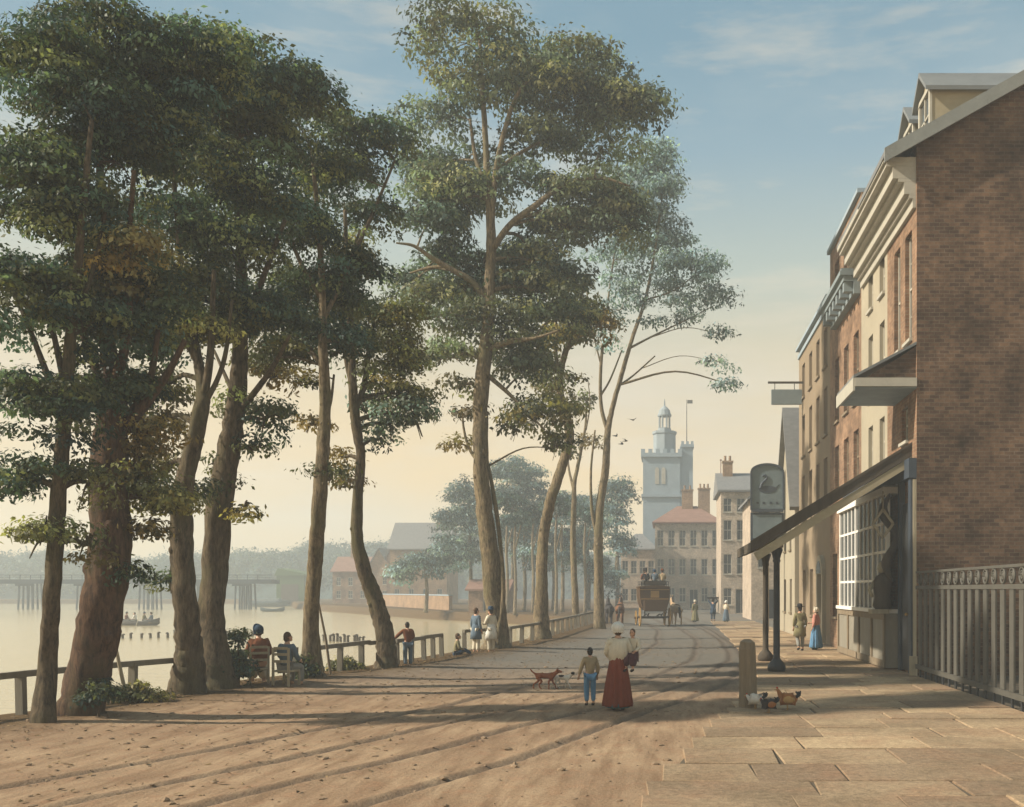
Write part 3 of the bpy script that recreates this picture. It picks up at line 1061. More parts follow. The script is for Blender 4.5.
tree('riverside_tree', 'bent trunk bowing to the right at its foot beside the fence, drooping pale green foliage', 29.6,
     [(386, 672, 27), (386, 650, 23), (383, 622, 22), (374, 597, 20), (364, 570, 17), (357, 535, 14), (358, 490, 12), (361, 455, 11), (356, 425, 12), (353, 395, 11), (352, 365, 9), (350, 325, 8), (347, 270, 6), (345, 210, 4)],
     [[(355, 410, 8), (364, 385, 7), (369, 350, 6), (376, 310, 4)], [(352, 350, 5), (340, 310, 4), (338, 240, 3)], [(354, 395, 6), (346, 360, 5), (343, 320, 3)], [(347, 270, 5), (372, 215, 4), (395, 160, 3)], [(370, 350, 4), (395, 345, 3), (412, 375, 2)]],
     [(375, 140, 46, 24), (338, 178, 50, 26), (372, 212, 34, 20), (345, 245, 30, 16, 0, OLIVE, .6), (352, 312, 46, 22), (385, 345, 32, 26, 0, OLIVE), (408, 372, 20, 26, 0, OLIVE, .9), (372, 382, 14, 28, 0, OLIVE, .7),
      (413, 418, 16, 30, 0, GREY, .7), (390, 425, 12, 28, 0, GREY, .6), (335, 128, 36, 22), (342, 458, 8, 12, 0, OCHRE, .4), (345, 480, 7, 10, 0, OCHRE, .4), (402, 320, 22, 20, 0, OLIVE, .8), (398, 398, 16, 26, 0, OLIVE, .8), (362, 410, 9, 24, .3, GREY, .6), (424, 400, 9, 20, 0, OLIVE, .5), (378, 440, 8, 22, 0, GREY, .5)],
     bark='bark', seed=17, leaf=0.115, spray=0.68, dens=1.15, feather=0.35, group=GT)
tree('riverside_tree', 'tallest central tree with spreading tiers of olive foliage and a broken limb to its left', 40.0,
     [(498, 653, 32), (497, 630, 26), (492, 580, 23), (486, 520, 20), (480, 460, 18), (481, 410, 18), (484, 360, 17), (488, 320, 15), (490, 280, 13), (491, 245, 12), (489, 200, 9), (486, 150, 7), (483, 100, 6), (480, 40, 4)],
     [[(491, 235, 8), (495, 180, 7), (502, 140, 6), (515, 100, 5), (532, 75, 3)], [(492, 250, 9), (510, 225, 8), (535, 206, 7), (565, 184, 5), (600, 178, 4), (630, 186, 2)],
      [(488, 302, 9), (472, 282, 8), (452, 270, 7), (432, 258, 6), (414, 246, 4), (396, 243, 2)], [(446, 266, 5), (428, 268, 4), (410, 273, 2)],
      [(479, 462, 5), (470, 450, 4), (464, 430, 3), (462, 408, 2)], [(488, 350, 8), (508, 342, 7), (535, 338, 4), (560, 330, 3)], [(487, 375, 6), (505, 390, 5), (525, 410, 3), (545, 430, 2)],
      [(494, 655, 6, -.5), (503, 600, 6, -.5), (500, 540, 5, -.4), (493, 490, 5, -.3), (486, 455, 4, 0)], [(489, 190, 5), (476, 160, 5), (470, 120, 3)], [(497, 170, 5), (525, 150, 4), (560, 135, 3), (600, 130, 2)]],
     [(485, 85, 60, 30), (560, 100, 74, 30, 0, None, 1.3), (622, 112, 50, 28, 0, None, 1.3), (540, 140, 50, 22), (430, 105, 55, 28, 1.5, GREY, .6), (470, 50, 70, 30), (580, 60, 60, 28), (460, 200, 50, 34, 0, None, 1.3), (430, 225, 36, 26, 0, GREY, 1.2), (418, 160, 40, 30, 2.0, GREY, 1.0), (445, 250, 44, 22, 1.5, GREY, .9), (560, 272, 40, 20, 1.0, GREY, 1.0), (405, 275, 30, 22, 1.0, GREY, .8), (545, 215, 40, 20, 1.5, GREY, 1.0),
      (520, 180, 45, 18, 0, GREY, .8), (590, 200, 56, 24, 0, None, 1.4), (622, 222, 28, 26, 0, None, 1.3), (570, 228, 40, 20, 0, None, 1.3), (535, 262, 36, 18, 0, None, .8), (445, 292, 40, 22), (478, 322, 62, 20), (540, 292, 40, 22), (555, 318, 42, 16), (510, 345, 48, 16),
      (450, 358, 30, 18), (470, 255, 60, 26, 2.5, GREY, .7), (525, 235, 40, 26, 2.5, GREY, .7), (500, 280, 60, 22, 2.0, GREY, .7), (455, 150, 46, 26, 2.0, GREY, .6), (600, 150, 44, 18, 0, None, .7), (640, 105, 24, 16), (400, 290, 30, 16, 1, GREY, .5), (420, 320, 30, 14, 0, OLIVE, .5), (525, 375, 30, 24), (545, 415, 32, 26, 0, OLIVE, .8), (520, 425, 20, 22, 0, OLIVE, .7), (558, 448, 20, 16, 0, OLIVE, .6), (463, 418, 13, 14, 0, OCHRE, .5), (455, 445, 10, 10, 0, OCHRE, .4), (462, 385, 20, 12, 0, OLIVE, .5)],
     bark='bark_pale', seed=22, leaf=0.17, spray=1.0, dens=1.1, feather=0.4, pal=[(0.13, 0.16, 0.10), (0.16, 0.18, 0.105), (0.11, 0.145, 0.10), (0.165, 0.165, 0.085)], group=GT)
tree('riverside_tree', 'leaning tree with a swollen bend in its trunk, just right of the tallest tree', 47.6,
     [(541, 643, 26), (541, 615, 18), (542, 570, 14), (544, 530, 13), (551, 500, 13), (561, 470, 12), (569, 440, 12), (566, 415, 10), (560, 390, 9), (561, 370, 8), (568, 345, 7), (577, 315, 5), (585, 280, 3)],
     [[(560, 380, 6), (556, 355, 5), (556, 325, 4), (552, 290, 3)], [(567, 350, 5), (582, 335, 4), (600, 325, 3)]],
     [(575, 312, 42, 16), (597, 330, 22, 20, 0, OCHRE, .8), (560, 335, 28, 14), (556, 385, 20, 16, 0, OLIVE, .6), (575, 290, 34, 16), (572, 410, 12, 14, 0, OCHRE, .5), (540, 360, 18, 16, 0, OLIVE, .7)],
     bark='bark_pale', seed=27, leaf=0.21, spray=1.15, dens=1.0, pal=OLIVE, group=GT)
tree('riverside_tree', 'thin sapling with a bare forked top between two pale trunks', 66.0,
     [(576, 627, 9), (575, 590, 8), (573, 540, 7), (574, 500, 6), (575, 480, 5), (580, 455, 4), (585, 430, 3), (587, 400, 2)],
     [[(574, 490, 4), (569, 470, 3), (567, 450, 2)], [(586, 430, 2), (590, 405, 1.5), (588, 380, 1)]],
     [(588, 440, 12, 8, 0, OCHRE, .5), (585, 400, 9, 10, 0, OLIVE, .5), (568, 452, 7, 7, 0, OLIVE, .5)],
     bark='bark_pale', seed=31, leaf=0.22, spray=0.9, dens=1.4, group=GT)
tree('riverside_tree', 'pale blue-grey feathery tree where the bank row ends by the coach', 60.0,
     [(600, 630, 18), (599, 590, 15), (598, 550, 14), (600, 510, 13), (605, 470, 12), (608, 430, 10), (612, 410, 8), (620, 380, 7), (632, 340, 6), (645, 300, 5), (655, 250, 4), (662, 200, 3)],
     [[(608, 432, 7), (601, 405, 6), (601, 365, 5), (606, 320, 4), (612, 270, 3), (622, 210, 2)], [(601, 395, 4), (610, 380, 3), (622, 350, 2)], [(622, 384, 4), (635, 374, 3), (655, 356, 2)],
      [(630, 348, 4), (655, 335, 3), (690, 318, 2), (715, 305, 1.5)], [(598, 540, 6), (592, 510, 5), (591, 470, 4), (595, 430, 2.5)], [(601, 365, 3), (590, 320, 2.5), (586, 280, 2)], [(645, 300, 3), (675, 290, 2.5), (700, 270, 1.5)]],
     [(640, 175, 40, 22), (662, 200, 30, 22), (645, 225, 42, 26), (620, 260, 34, 26, 0, None, .7), (668, 250, 32, 24), (692, 275, 36, 20), (655, 290, 40, 22, 0, None, .7), (705, 300, 30, 14, 0, None, .8), (680, 320, 30, 10, 0, None, .6),
      (722, 335, 16, 10, 0, None, .5), (718, 362, 16, 12, 0, None, .4), (620, 310, 34, 20, 0, None, .45), (732, 385, 10, 7, 0, None, .35), (600, 340, 16, 20, 0, None, .4), (655, 160, 22, 14)],
     bark='bark_pale', seed=36, leaf=0.2, spray=1.1, dens=0.8, tw=0.78, feather=0.7, pal=[(0.165, 0.235, 0.26), (0.19, 0.25, 0.265), (0.145, 0.215, 0.245)], group=GT)  # blue-grey leaf palette stands in for aerial haze

# trees of the garden ground beyond the hut: slim stems and crowns tinted blue in place of haze, each its own tree
GB = 'hazy trees of the riverside grove behind the hut'
bgt = [  # px, base y, depth, top y, crown rows, label
    (426, 612, 112, [(418, 565, 16, 13), (404, 576, 12, 12), (432, 568, 15, 16), (446, 548, 16, 18)], 'low round blue tree beside the grey-roofed house'),
    (470, 612, 118, [(468, 500, 26, 22), (455, 525, 22, 20), (480, 530, 26, 24), (463, 555, 20, 22)], 'broad hazy tree left of the tallest trunk, above the hut'),
    (512, 612, 124, [(512, 478, 30, 24), (500, 505, 26, 22), (528, 500, 24, 24), (512, 535, 26, 24)], 'tall blue hazy crown directly right of the tallest trunk'),
    (524, 611, 116, [(524, 530, 20, 20), (530, 555, 18, 16)], 'slim hazy tree between the tallest trunk and the leaning one'),
    (553, 611, 120, [(555, 520, 22, 22), (560, 545, 22, 20), (548, 560, 16, 14)], 'hazy tree filling the gap behind the leaning trunk'),
    (562, 610, 108, [(566, 508, 16, 22), (570, 560, 14, 16)], 'slender hazy tree close right of the leaning trunk'),
    (588, 610, 122, [(588, 512, 20, 22), (584, 545, 20, 22), (596, 570, 16, 16)], 'hazy tree behind the thin sapling'),
    (617, 612, 118, [(617, 495, 16, 20), (612, 520, 18, 22), (620, 550, 14, 18), (614, 580, 14, 14)], 'rounded blue tree just right of the last pale trunk'),
]
for i, (px, by, Yd, cl_, lb) in enumerate(bgt):
    ty = min(c[1] for c in cl_)
    by = VY + EYE / Yd * FPX
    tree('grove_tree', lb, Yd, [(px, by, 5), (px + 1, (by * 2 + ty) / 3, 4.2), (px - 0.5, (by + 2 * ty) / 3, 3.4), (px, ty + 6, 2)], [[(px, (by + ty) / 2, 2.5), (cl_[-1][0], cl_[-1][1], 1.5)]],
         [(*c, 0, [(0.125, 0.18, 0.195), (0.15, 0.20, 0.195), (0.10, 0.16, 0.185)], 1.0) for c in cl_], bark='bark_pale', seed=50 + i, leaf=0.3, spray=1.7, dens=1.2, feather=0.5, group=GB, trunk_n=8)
for i, (px, Yd, tp_) in enumerate([(507, 104, 500), (515, 100, 520), (533, 106, 512), (556, 98, 505), (585, 102, 515)]):
    by = VY + EYE / Yd * FPX
    tree('grove_tree', ['thin bare stem nearest the tallest trunk in the blue grove', 'second thin bare stem right of the tallest trunk in the grove', 'thin bare stem left of the leaning trunk in the blue grove',
                        'thin bare stem just right of the leaning trunk in the grove', 'thin bare stem between the sapling and the last trunk'][i], Yd,
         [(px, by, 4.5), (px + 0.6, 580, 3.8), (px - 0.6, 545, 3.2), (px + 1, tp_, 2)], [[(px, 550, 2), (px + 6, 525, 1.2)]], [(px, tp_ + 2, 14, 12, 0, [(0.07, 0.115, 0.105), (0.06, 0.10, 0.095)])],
         bark='bark_pale', seed=70 + i, leaf=0.34, spray=1.5, dens=1.3, group=GB, trunk_n=7)

# undergrowth at the feet of the bank trees: each bush one plant
GW = 'low bushes at the feet of the bank trees'
for i, (px, py, rx, ry, lb) in enumerate([
    (138, 692, 18, 10, 'low leafy bush under the near fence rail, right of the reddish trunk'), (207, 668, 10, 16, 'small bush between the forked tree and the thickest trunk'),
    (238, 655, 8, 30, 'upright dark bush against the right side of the thickest trunk'), (165, 700, 9, 6, 'low tuft of weeds by the near fence post'), (304, 668, 9, 14, 'grey scrub at the foot of the slim trunk with a pole'),
    (98, 690, 14, 12, 'dark weeds against the foot of the reddish trunk'), (345, 664, 14, 9, 'pale grass tuft under the middle fence section')]):
    Yd = [20.6, 23.5, 24.2, 21.6, 26.0, 18.2, 29.3, 17.6][i]
    by = VY + EYE / Yd * FPX
    tree('bush', lb, Yd, [(px, by, 3), (px + 1, (by + py) / 2, 2.5), (px, py - ry * 0.3, 1.5)], [], [(px + dx * rx, py + dz * ry, rx * .6, ry * .6, 0, OLIVE if i in (0, 3, 6) else DARK, 1.0) for dx, dz in ((0, -.4), (-.45, .2), (.45, .15), (-.75, .55), (.75, .5), (0, .55))], seed=90 + i, leaf=0.085, spray=0.3, dens=1.1,
         cat='bush', trunk_n=6, crown_name='leaves', group=GW)
# the woods on the hills across the river: too far off to count
rw = random.Random(44)
lobes = []
for k_ in range(2300):
    x = rw.uniform(-345, 45)
    y = 269 + 75 * rw.random() ** 1.4
    z = HZ[int(np.argmin(np.abs(hy - y))), int(np.argmin(np.abs(hx - x)))]
    r = rw.uniform(1.3, 3.0)
    col = np.array(rw.choice([(0.06, 0.10, 0.095), (0.08, 0.115, 0.10), (0.05, 0.09, 0.09), (0.085, 0.11, 0.085)])) * rw.uniform(.75, 1.3)  # bluish leaf colours stand for haze over the far woods
    lobes.append((np.array([x, y, z + r * .5]), np.array([r, r, r * rw.uniform(.8, 1.2)]), int(26 * r * r), col, .2))
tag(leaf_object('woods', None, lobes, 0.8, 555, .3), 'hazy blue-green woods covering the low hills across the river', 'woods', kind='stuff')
# ------------------------------------------------------------------ buildings
def opening_window(parent, mb_mat, ya, yb, za, zb, xf, bars=(2, 3), depth=0.13, sill=True, head=None, lab=None):
    """window in a wall that faces -X at x = xf"""
    f = MB()
    t = 0.07
    x0, x1 = xf + depth, xf + depth + 0.07
    f.box(x0, x1, ya, ya + t, za, zb).box(x0, x1, yb - t, yb, za, zb)
    f.box(x0 + .001, x1 - .001, ya + t, yb - t, za, za + t).box(x0 + .001, x1 - .001, ya + t, yb - t, zb - t, zb)
    zm = (za + zb) / 2
    f.box(x0 - 0.015, x1 - .002, ya + t, yb - t, zm - 0.03, zm + 0.03)
    for i in range(1, bars[0]):
        y = ya + (yb - ya) * i / bars[0]
        f.box(x0 + 0.02, x1 - .012, y - 0.014, y + 0.014, za + t, zm - .03)
        f.box(x0 + 0.02, x1 - .012, y - 0.014, y + 0.014, zm + .03, zb - t)
    for i in range(1, bars[1] * 2):
        if i == bars[1]:
            continue
        z = za + (zb - za) * i / (bars[1] * 2)
        f.box(x0 + 0.021, x1 - .011, ya + t, yb - t, z - 0.014, z + 0.014)
    if sill:
        f.box(xf - 0.09, xf + depth - .001, ya - 0.06, yb + 0.06, za - 0.09, za - .001)
    fo = f.build('window', mb_mat, parent)
    g_ = MB()
    g_.box(x0 + 0.045, x0 + 0.056, ya + 0.03, yb - 0.03, za + 0.03, zb - 0.03)
    g_.build('pane', 'glass', fo)
    return fo


def wall_x(mb, xf, y0, y1, z0, z1, holes, depth=0.22, mi=0):
    """wall face at x = xf facing -X with rectangular holes (ya, yb, za, zb) and reveals"""
    ys = sorted({y0, y1, *[h[0] for h in holes], *[h[1] for h in holes]})
    zs = sorted({z0, z1, *[h[2] for h in holes], *[h[3] for h in holes]})
    for a, b in zip(ys, ys[1:]):
        for c, d in zip(zs, zs[1:]):
            ym, zm = (a + b) / 2, (c + d) / 2
            if any(h[0] < ym < h[1] and h[2] < zm < h[3] for h in holes):
                continue
            mb.add([(xf, a, c), (xf, a, d), (xf, b, d), (xf, b, c)], [(0, 1, 2, 3)], mi)
    for a, b, c, d in holes:
        e = xf + depth
        mb.add([(xf, a, c), (e, a, c), (e, a, d), (xf, a, d)], [(0, 1, 2, 3)], mi)
        mb.add([(xf, b, c), (xf, b, d), (e, b, d), (e, b, c)], [(0, 1, 2, 3)], mi)
        mb.add([(xf, a, d), (e, a, d), (e, b, d), (xf, b, d)], [(0, 1, 2, 3)], mi)
        mb.add([(xf, a, c), (xf, b, c), (e, b, c), (e, a, c)], [(0, 1, 2, 3)], mi)


def shell(mb, x0, x1, y0, y1, z0, z1, mi=0, near=True, far=True, top=True):
    """the rest of a block behind its x = x0 front"""
    if near:
        mb.add([(x0, y0, z0), (x1, y0, z0), (x1, y0, z1), (x0, y0, z1)], [(0, 1, 2, 3)], mi)
    if far:
        mb.add([(x0, y1, z0), (x0, y1, z1), (x1, y1, z1), (x1, y1, z0)], [(0, 1, 2, 3)], mi)
    mb.add([(x1, y0, z0), (x1, y1, z0), (x1, y1, z1), (x1, y0, z1)], [(0, 1, 2, 3)], mi)
    if top:
        mb.add([(x0, y0, z1), (x1, y0, z1), (x1, y1, z1), (x0, y1, z1)], [(0, 1, 2, 3)], mi)


XF = 7.05
# ---- 1: the near brick house with its gable end
h1 = thing('brick_house', 'tall brick house at the right edge with a dark gable end, boxed eaves and dormers', 'house', (XF + 4.5, 30, 0))
EAVE, RIDGE_X = 14.95, 12.2
slope = 0.56
ridge_z = EAVE + slope * (RIDGE_X - XF)
wl = MB()
wins1 = [(28.55, 29.35, 9.6, 12.7), (29.95, 30.75, 9.6, 12.7), (29.0, 29.8, 6.75, 7.75)]
wall_x(wl, XF, 28.0, 31.7, 0.0, EAVE, wins1)
wl.build('front_wall', 'brick_orange', h1)
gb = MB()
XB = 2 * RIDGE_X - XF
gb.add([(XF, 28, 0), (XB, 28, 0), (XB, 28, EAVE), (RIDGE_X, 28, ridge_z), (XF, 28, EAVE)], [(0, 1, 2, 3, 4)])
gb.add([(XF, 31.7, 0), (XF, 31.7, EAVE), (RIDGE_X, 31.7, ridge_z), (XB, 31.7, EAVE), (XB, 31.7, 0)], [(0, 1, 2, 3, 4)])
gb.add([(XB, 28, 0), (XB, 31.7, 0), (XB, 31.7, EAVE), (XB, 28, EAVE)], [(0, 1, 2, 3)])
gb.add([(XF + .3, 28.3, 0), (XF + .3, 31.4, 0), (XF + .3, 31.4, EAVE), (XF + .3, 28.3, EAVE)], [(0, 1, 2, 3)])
gb.build('gable_wall', 'brick_shade', h1)
rp_ = MB()
for sx, xe in ((1, XF - 0.95), (-1, XB + 0.5)):
    zl = ridge_z - slope * abs(RIDGE_X - xe)
    rp_.poly_prism([(xe, 27.75, zl + .05), (RIDGE_X, 27.75, ridge_z + .05), (RIDGE_X, 27.75, ridge_z + 0.2), (xe, 27.75, zl + 0.2)], (0, 3.95, 0))
rp_.build('roof', 'slate', h1)
bb = MB()
for xe in (XF - 0.97,):
    zl = ridge_z - slope * abs(RIDGE_X - xe)
    bb.poly_prism([(xe, 27.66, zl - .16), (RIDGE_X, 27.66, ridge_z - .16), (RIDGE_X, 27.66, ridge_z + 0.23), (xe, 27.66, zl + 0.23)], (0, 0.08, 0))
bb.poly_prism([(RIDGE_X, 27.66, ridge_z - .16), (XB + .5, 27.66, EAVE - slope * .5 - .16), (XB + .5, 27.66, EAVE - slope * .5 + .23), (RIDGE_X, 27.66, ridge_z + .23)], (0, 0.08, 0))
bb.build('bargeboard', 'grey_paint', h1)
for a in wins1:
    opening_window(h1, 'white_paint', *a, XF, bars=(2, 2))


def cornice(parent, y0, y1, ztop, steps, mat, name='cornice'):
    """moulded box cornice: steps = list of (projection, height) from the top down"""
    mb = MB()
    z = ztop
    for pj, hh in steps:
        mb.box(XF - pj, XF - .002, y0, y1, z - hh + .004, z)
        z -= hh
    return mb.build(name, mat, parent)


cornice(h1, 28.06, 31.7, 14.55, [(0.92, 0.14), (0.84, 0.12), (0.66, 0.34), (0.50, 0.10), (0.34, 0.34), (0.20, 0.12), (0.10, 0.26)], 'white_paint')
for i, (yd, xd, sc) in enumerate([(28.9, 7.55, 1.0), (31.0, 7.6, 1.0)]):
    dm = MB()
    zb = ridge_z - slope * (RIDGE_X - xd)
    wd, ht = 0.62 * sc, 1.35 * sc
    # cheeks and front, gabled roof
    xr = xd + (ht + 0.55) / slope
    dm.add([(xd, yd - wd, zb), (xd + ht / slope, yd - wd, zb + ht), (xd, yd - wd, zb + ht)], [(0, 1, 2)])
    dm.add([(xd, yd + wd, zb), (xd, yd + wd, zb + ht), (xd + ht / slope, yd + wd, zb + ht)], [(0, 1, 2)])
    dm.add([(xd, yd - wd, zb), (xd, yd - wd, zb + ht), (xd, yd, zb + ht + 0.6), (xd, yd + wd, zb + ht), (xd, yd + wd, zb)], [(0, 1, 2, 3, 4)])
    do = dm.build('dormer', 'soffit', h1)
    r_ = MB()
    for s in (-1, 1):
        r_.poly_prism([(xd - .22, yd, zb + ht + .62), (xd - .22, yd + s * (wd + .16), zb + ht - .1), (xd - .22, yd + s * (wd + .16), zb + ht + .02), (xd - .22, yd, zb + ht + .76)], (ht / slope + 1.2, 0, 0))
    r_.build('dormer_roof', 'lead', do)
    fz = MB()
    fz.box(xd - .07, xd - .002, yd - wd - .02, yd - wd + .12, zb + .05, zb + ht).box(xd - .07, xd - .002, yd + wd - .12, yd + wd + .02, zb + .05, zb + ht)
    fz.box(xd - .09, xd - .003, yd - wd - .06, yd + wd + .06, zb + ht, zb + ht + .12)
    fz.box(xd - .05, xd - .004, yd - .03, yd + .03, zb + .1, zb + ht).box(xd - .05, xd - .004, yd - wd + .12, yd + wd - .12, zb + ht * .5, zb + ht * .5 + .05)
    fz.build('dormer_frame', 'white_paint', do)
    gl = MB()
    gl.box(xd - .012, xd - .001, yd - wd + .12, yd + wd - .12, zb + .15, zb + ht - .03)
    gl.build('pane', 'glass', do)
# flat hood over the first-floor bay with its brick cheek and sloping lead top
cn = MB()
cn.box(5.32, XF - .003, 28.02, 30.7, 8.05, 8.28)
hd_ = cn.build('window_hood', 'blue_grey', h1)
fc = MB()
fc.box(5.26, 5.318, 27.98, 30.74, 7.98, 8.34)
fc.box(5.319, XF - .004, 27.96, 28.018, 8.10, 8.34)
fc.build('hood_fascia', 'white_paint', hd_)
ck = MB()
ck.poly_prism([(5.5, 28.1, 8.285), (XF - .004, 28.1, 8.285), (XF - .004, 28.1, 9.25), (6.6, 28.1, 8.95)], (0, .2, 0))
ck.build('brick_cheek', 'brick_shade', hd_)
lt = MB()
lt.poly_prism([(5.28, 28.0, 8.345), (XF - .005, 28.0, 9.28), (XF - .005, 28.0, 9.36), (5.28, 28.0, 8.42)], (0, 2.7, 0))
lt.build('lead_top', 'lead', hd_)
# shop front at street level
sf = MB()
sf.box(XF - .16, XF - .003, 28.05, 28.35, 0.05, 5.9)
sf.box(XF - .16, XF - .004, 29.35, 29.6, 0.05, 5.9)
sf.box(XF - .22, XF - .005, 28.0, 38.4, 5.55, 6.1)
sf.build('shopfront_frame', 'dark_blue', h1)
dr = MB()
dr.box(XF - .08, XF - .006, 28.36, 29.34, 0.08, 4.9)
dr.box(XF - .12, XF - .082, 28.5, 29.2, .3, 1.6).box(XF - .12, XF - .082, 28.5, 29.2, 1.8, 4.6)
dro = dr.build('door', 'dark_paint', h1)
kb = MB()
kb.ball((XF - .16, 28.55, 1.7), .05, 8, 6)
kb.build('door_knob', 'coach_yellow', dro, smooth=True)
pp = MB()
pp.box(XF - .1, XF - .008, 28.0, 28.049, .3, 5.5)
pp.box(XF - .2, XF - .007, 27.9, 28.045, .0, .55)
pp.build('door_post', 'timber_pale', h1)

# ---- 2: white stuccoed house (its ground floor is the bay shop window)
h2 = thing('white_house', 'narrow white stuccoed house between the near brick house and the orange brick house', 'house', (XF + 4.5, 34, 0))
wl = MB()
shop = (31.75, 38.2, 1.75, 5.5)
wins2 = [(32.1, 32.85, 12.0, 13.3), (33.9, 34.65, 12.0, 13.3), (32.1, 32.85, 8.9, 11.1), (33.9, 34.65, 8.9, 11.1), (32.1, 32.85, 6.5, 8.0), (33.9, 34.65, 6.5, 8.0)]
wall_x(wl, XF, 31.7, 35.9, 0.0, 15.0, wins2)
shell(wl, XF, XF + 9, 31.702, 35.9, 0, 15.0)
wl.build('wall', 'stucco', h2)
for i, a in enumerate(wins2):
    opening_window(h2, 'white_paint', *a, XF, bars=(2, 2))
cornice(h2, 31.702, 35.6, 14.55, [(0.92, 0.14), (0.84, 0.12), (0.66, 0.34), (0.50, 0.10), (0.34, 0.34), (0.20, 0.12), (0.10, 0.26)], 'white_paint')
rf = MB()
rf.poly_prism([(XF - .9, 31.72, 14.56), (XF + 5, 31.72, 17.7), (XF + 5, 31.72, 17.85), (XF - .9, 31.72, 14.72)], (0, 4.1, 0))
rf.build('roof', 'slate', h2)
# bay of the shop: sill, panels below, big multi-pane sashes
bay = MB()
bx = XF - 0.42
bay.box(bx - .12, XF - .006, 30.0, 38.1, 1.70, 1.82)
bay.box(bx - .08, XF - .007, 30.0, 38.1, 5.3, 5.5)
for y in (30.05, 32.0, 34.9, 37.95):
    bay.box(bx, bx + .12, y - .07, y + .07, 1.82, 5.3)
for (ya, yb, nb) in ((30.12, 31.93, 3), (32.07, 34.83, 4), (34.97, 37.88, 4)):
    for i in range(1, nb):
        y = ya + (yb - ya) * i / nb
        bay.box(bx + .02, bx + .09, y - .045, y + .045, 1.82, 5.3)
    for k in range(1, 4):
        z = 1.82 + (5.3 - 1.82) * k / 4
        bay.box(bx + .021, bx + .089, ya, yb, z - .04, z + .04)
byo = bay.build('shop_window', 'sash_white', h2)
g_ = MB()
g_.box(bx + .05, bx + .06, 30.1, 37.9, 1.83, 5.29)
g_.build('pane', 'glass', byo)
ct = MB()
ct.box(bx - .05, XF - .008, 29.98, 38.12, 5.502, 5.545)
ct.build('bay_top', 'lead', byo)
ris = MB()
ris.box(bx - .02, XF - .009, 30.0, 38.1, 0.06, 1.698)
ro_ = ris.build('stall_riser', 'panel_grey', h2)
st2 = MB()
for y in (30.05, 31.9, 34.0, 36.0, 38.0):
    st2.box(bx - .07, bx - .022, y - .09, y + .09, 0.06, 1.69)
st2.box(bx - .065, bx - .023, 30.0, 38.1, .06, .28).box(bx - .065, bx - .023, 30.0, 38.1, 1.5, 1.695)
st2.build('riser_frame', 'timber', ro_)

# ---- 3: orange brick house with parapet and a bracketed cornice
h3 = thing('brick_house', 'orange brick house with a flat parapet and a bracketed wooden cornice across its front', 'house', (XF + 4.5, 39.3, 0))
wl = MB()
wins3 = []
for za, zb in ((6.4, 8.3), (9.3, 11.9), (14.7, 15.9)):
    for yc in (36.9, 38.9, 41.0):
        wins3.append((yc - .5, yc + .5, za, zb))
wins3 += [(39.1, 40.0, 0.1, 3.6), (40.9, 42.0, 1.3, 3.9)]
wall_x(wl, XF, 35.9, 42.7, 0.0, 16.7, wins3)
shell(wl, XF, XF + 9, 35.902, 42.7, 0, 16.7)
wl.build('wall', 'brick_orange', h3)
for a in wins3[:-2] + wins3[-1:]:
    opening_window(h3, 'timber', *a, XF, bars=(2, 2))
dr = MB()
dr.box(XF + .12, XF + .2, 39.1, 40.0, .1, 3.6)
for z0, z1 in ((.3, 1.5), (1.7, 3.3)):
    dr.box(XF + .09, XF + .118, 39.22, 39.88, z0, z1)
dr.build('door', 'dark_paint', h3)
cp = MB()
cp.box(XF - .14, XF + .4, 35.95, 42.72, 16.705, 16.86)
cp.build('coping', 'stone', h3)
cnm = MB()
cnm.box(XF - .75, XF - .003, 36.0, 41.2, 13.75, 13.9).box(XF - .62, XF - .004, 36.05, 41.15, 13.55, 13.745).box(XF - .25, XF - .005, 36.05, 41.15, 13.1, 13.545)
for i in range(7):
    y = 36.3 + i * .76
    cnm.box(XF - .58, XF - .252, y - .14, y + .14, 13.2, 13.545)
cnm.box(XF - .70, XF - .003, 36.03, 41.17, 13.905, 14.0)
cnm.build('bracketed_cornice', 'blue_grey', h3)

# ---- 4: tan house, the farthest of the flat-fronted terrace
h4 = thing('tan_house', 'long tan plastered house with the hanging sign beam at its far corner', 'house', (XF + 4.5, 47.6, 0))
wl = MB()
wins4 = []
for za, zb in ((5.9, 8.2), (9.2, 11.3), (12.2, 13.9)):
    for yc in (43.9, 46.1, 48.4, 50.9):
        wins4.append((yc - .5, yc + .5, za, zb))
wins4 += [(44.2, 45.3, 0.1, 3.0), (47.6, 48.7, 1.2, 3.4), (50.0, 51.1, 1.2, 3.4)]
wall_x(wl, XF, 42.7, 52.6, 0.0, 14.9, wins4)
shell(wl, XF, XF + 9, 42.702, 52.6, 0, 14.9)
wl.build('wall', 'stucco_warm', h4)
for a in wins4[:12] + wins4[13:]:
    opening_window(h4, 'timber', *a, XF, bars=(2, 2))
dr = MB()
dr.box(XF + .12, XF + .2, 44.2, 45.3, .1, 3.0)
for z0, z1 in ((.3, 1.3), (1.5, 2.7)):
    dr.box(XF + .09, XF + .118, 44.32, 45.18, z0, z1)
dr.build('door', 'dark_paint', h4)
ds = MB()
ds.box(XF - .16, XF - .002, 43.85, 44.18, .06, 3.1).box(XF - .16, XF - .002, 45.32, 45.65, .06, 3.1)
arc = [(XF - .18, 44.75 + .9 * math.cos(t), 3.1 + .85 * math.sin(t)) for t in np.linspace(0, PI, 13)]
ds.poly_prism(arc, (.176, 0, 0))
ds.build('door_surround', 'stucco', h4)
fl_ = MB()
fl_.poly_prism([(XF - .2, 44.75 + .6 * math.cos(t), 3.14 + .55 * math.sin(t)) for t in np.linspace(0, PI, 11)], (.018, 0, 0))
fl_.build('fanlight', 'glass', h4)
cp = MB()
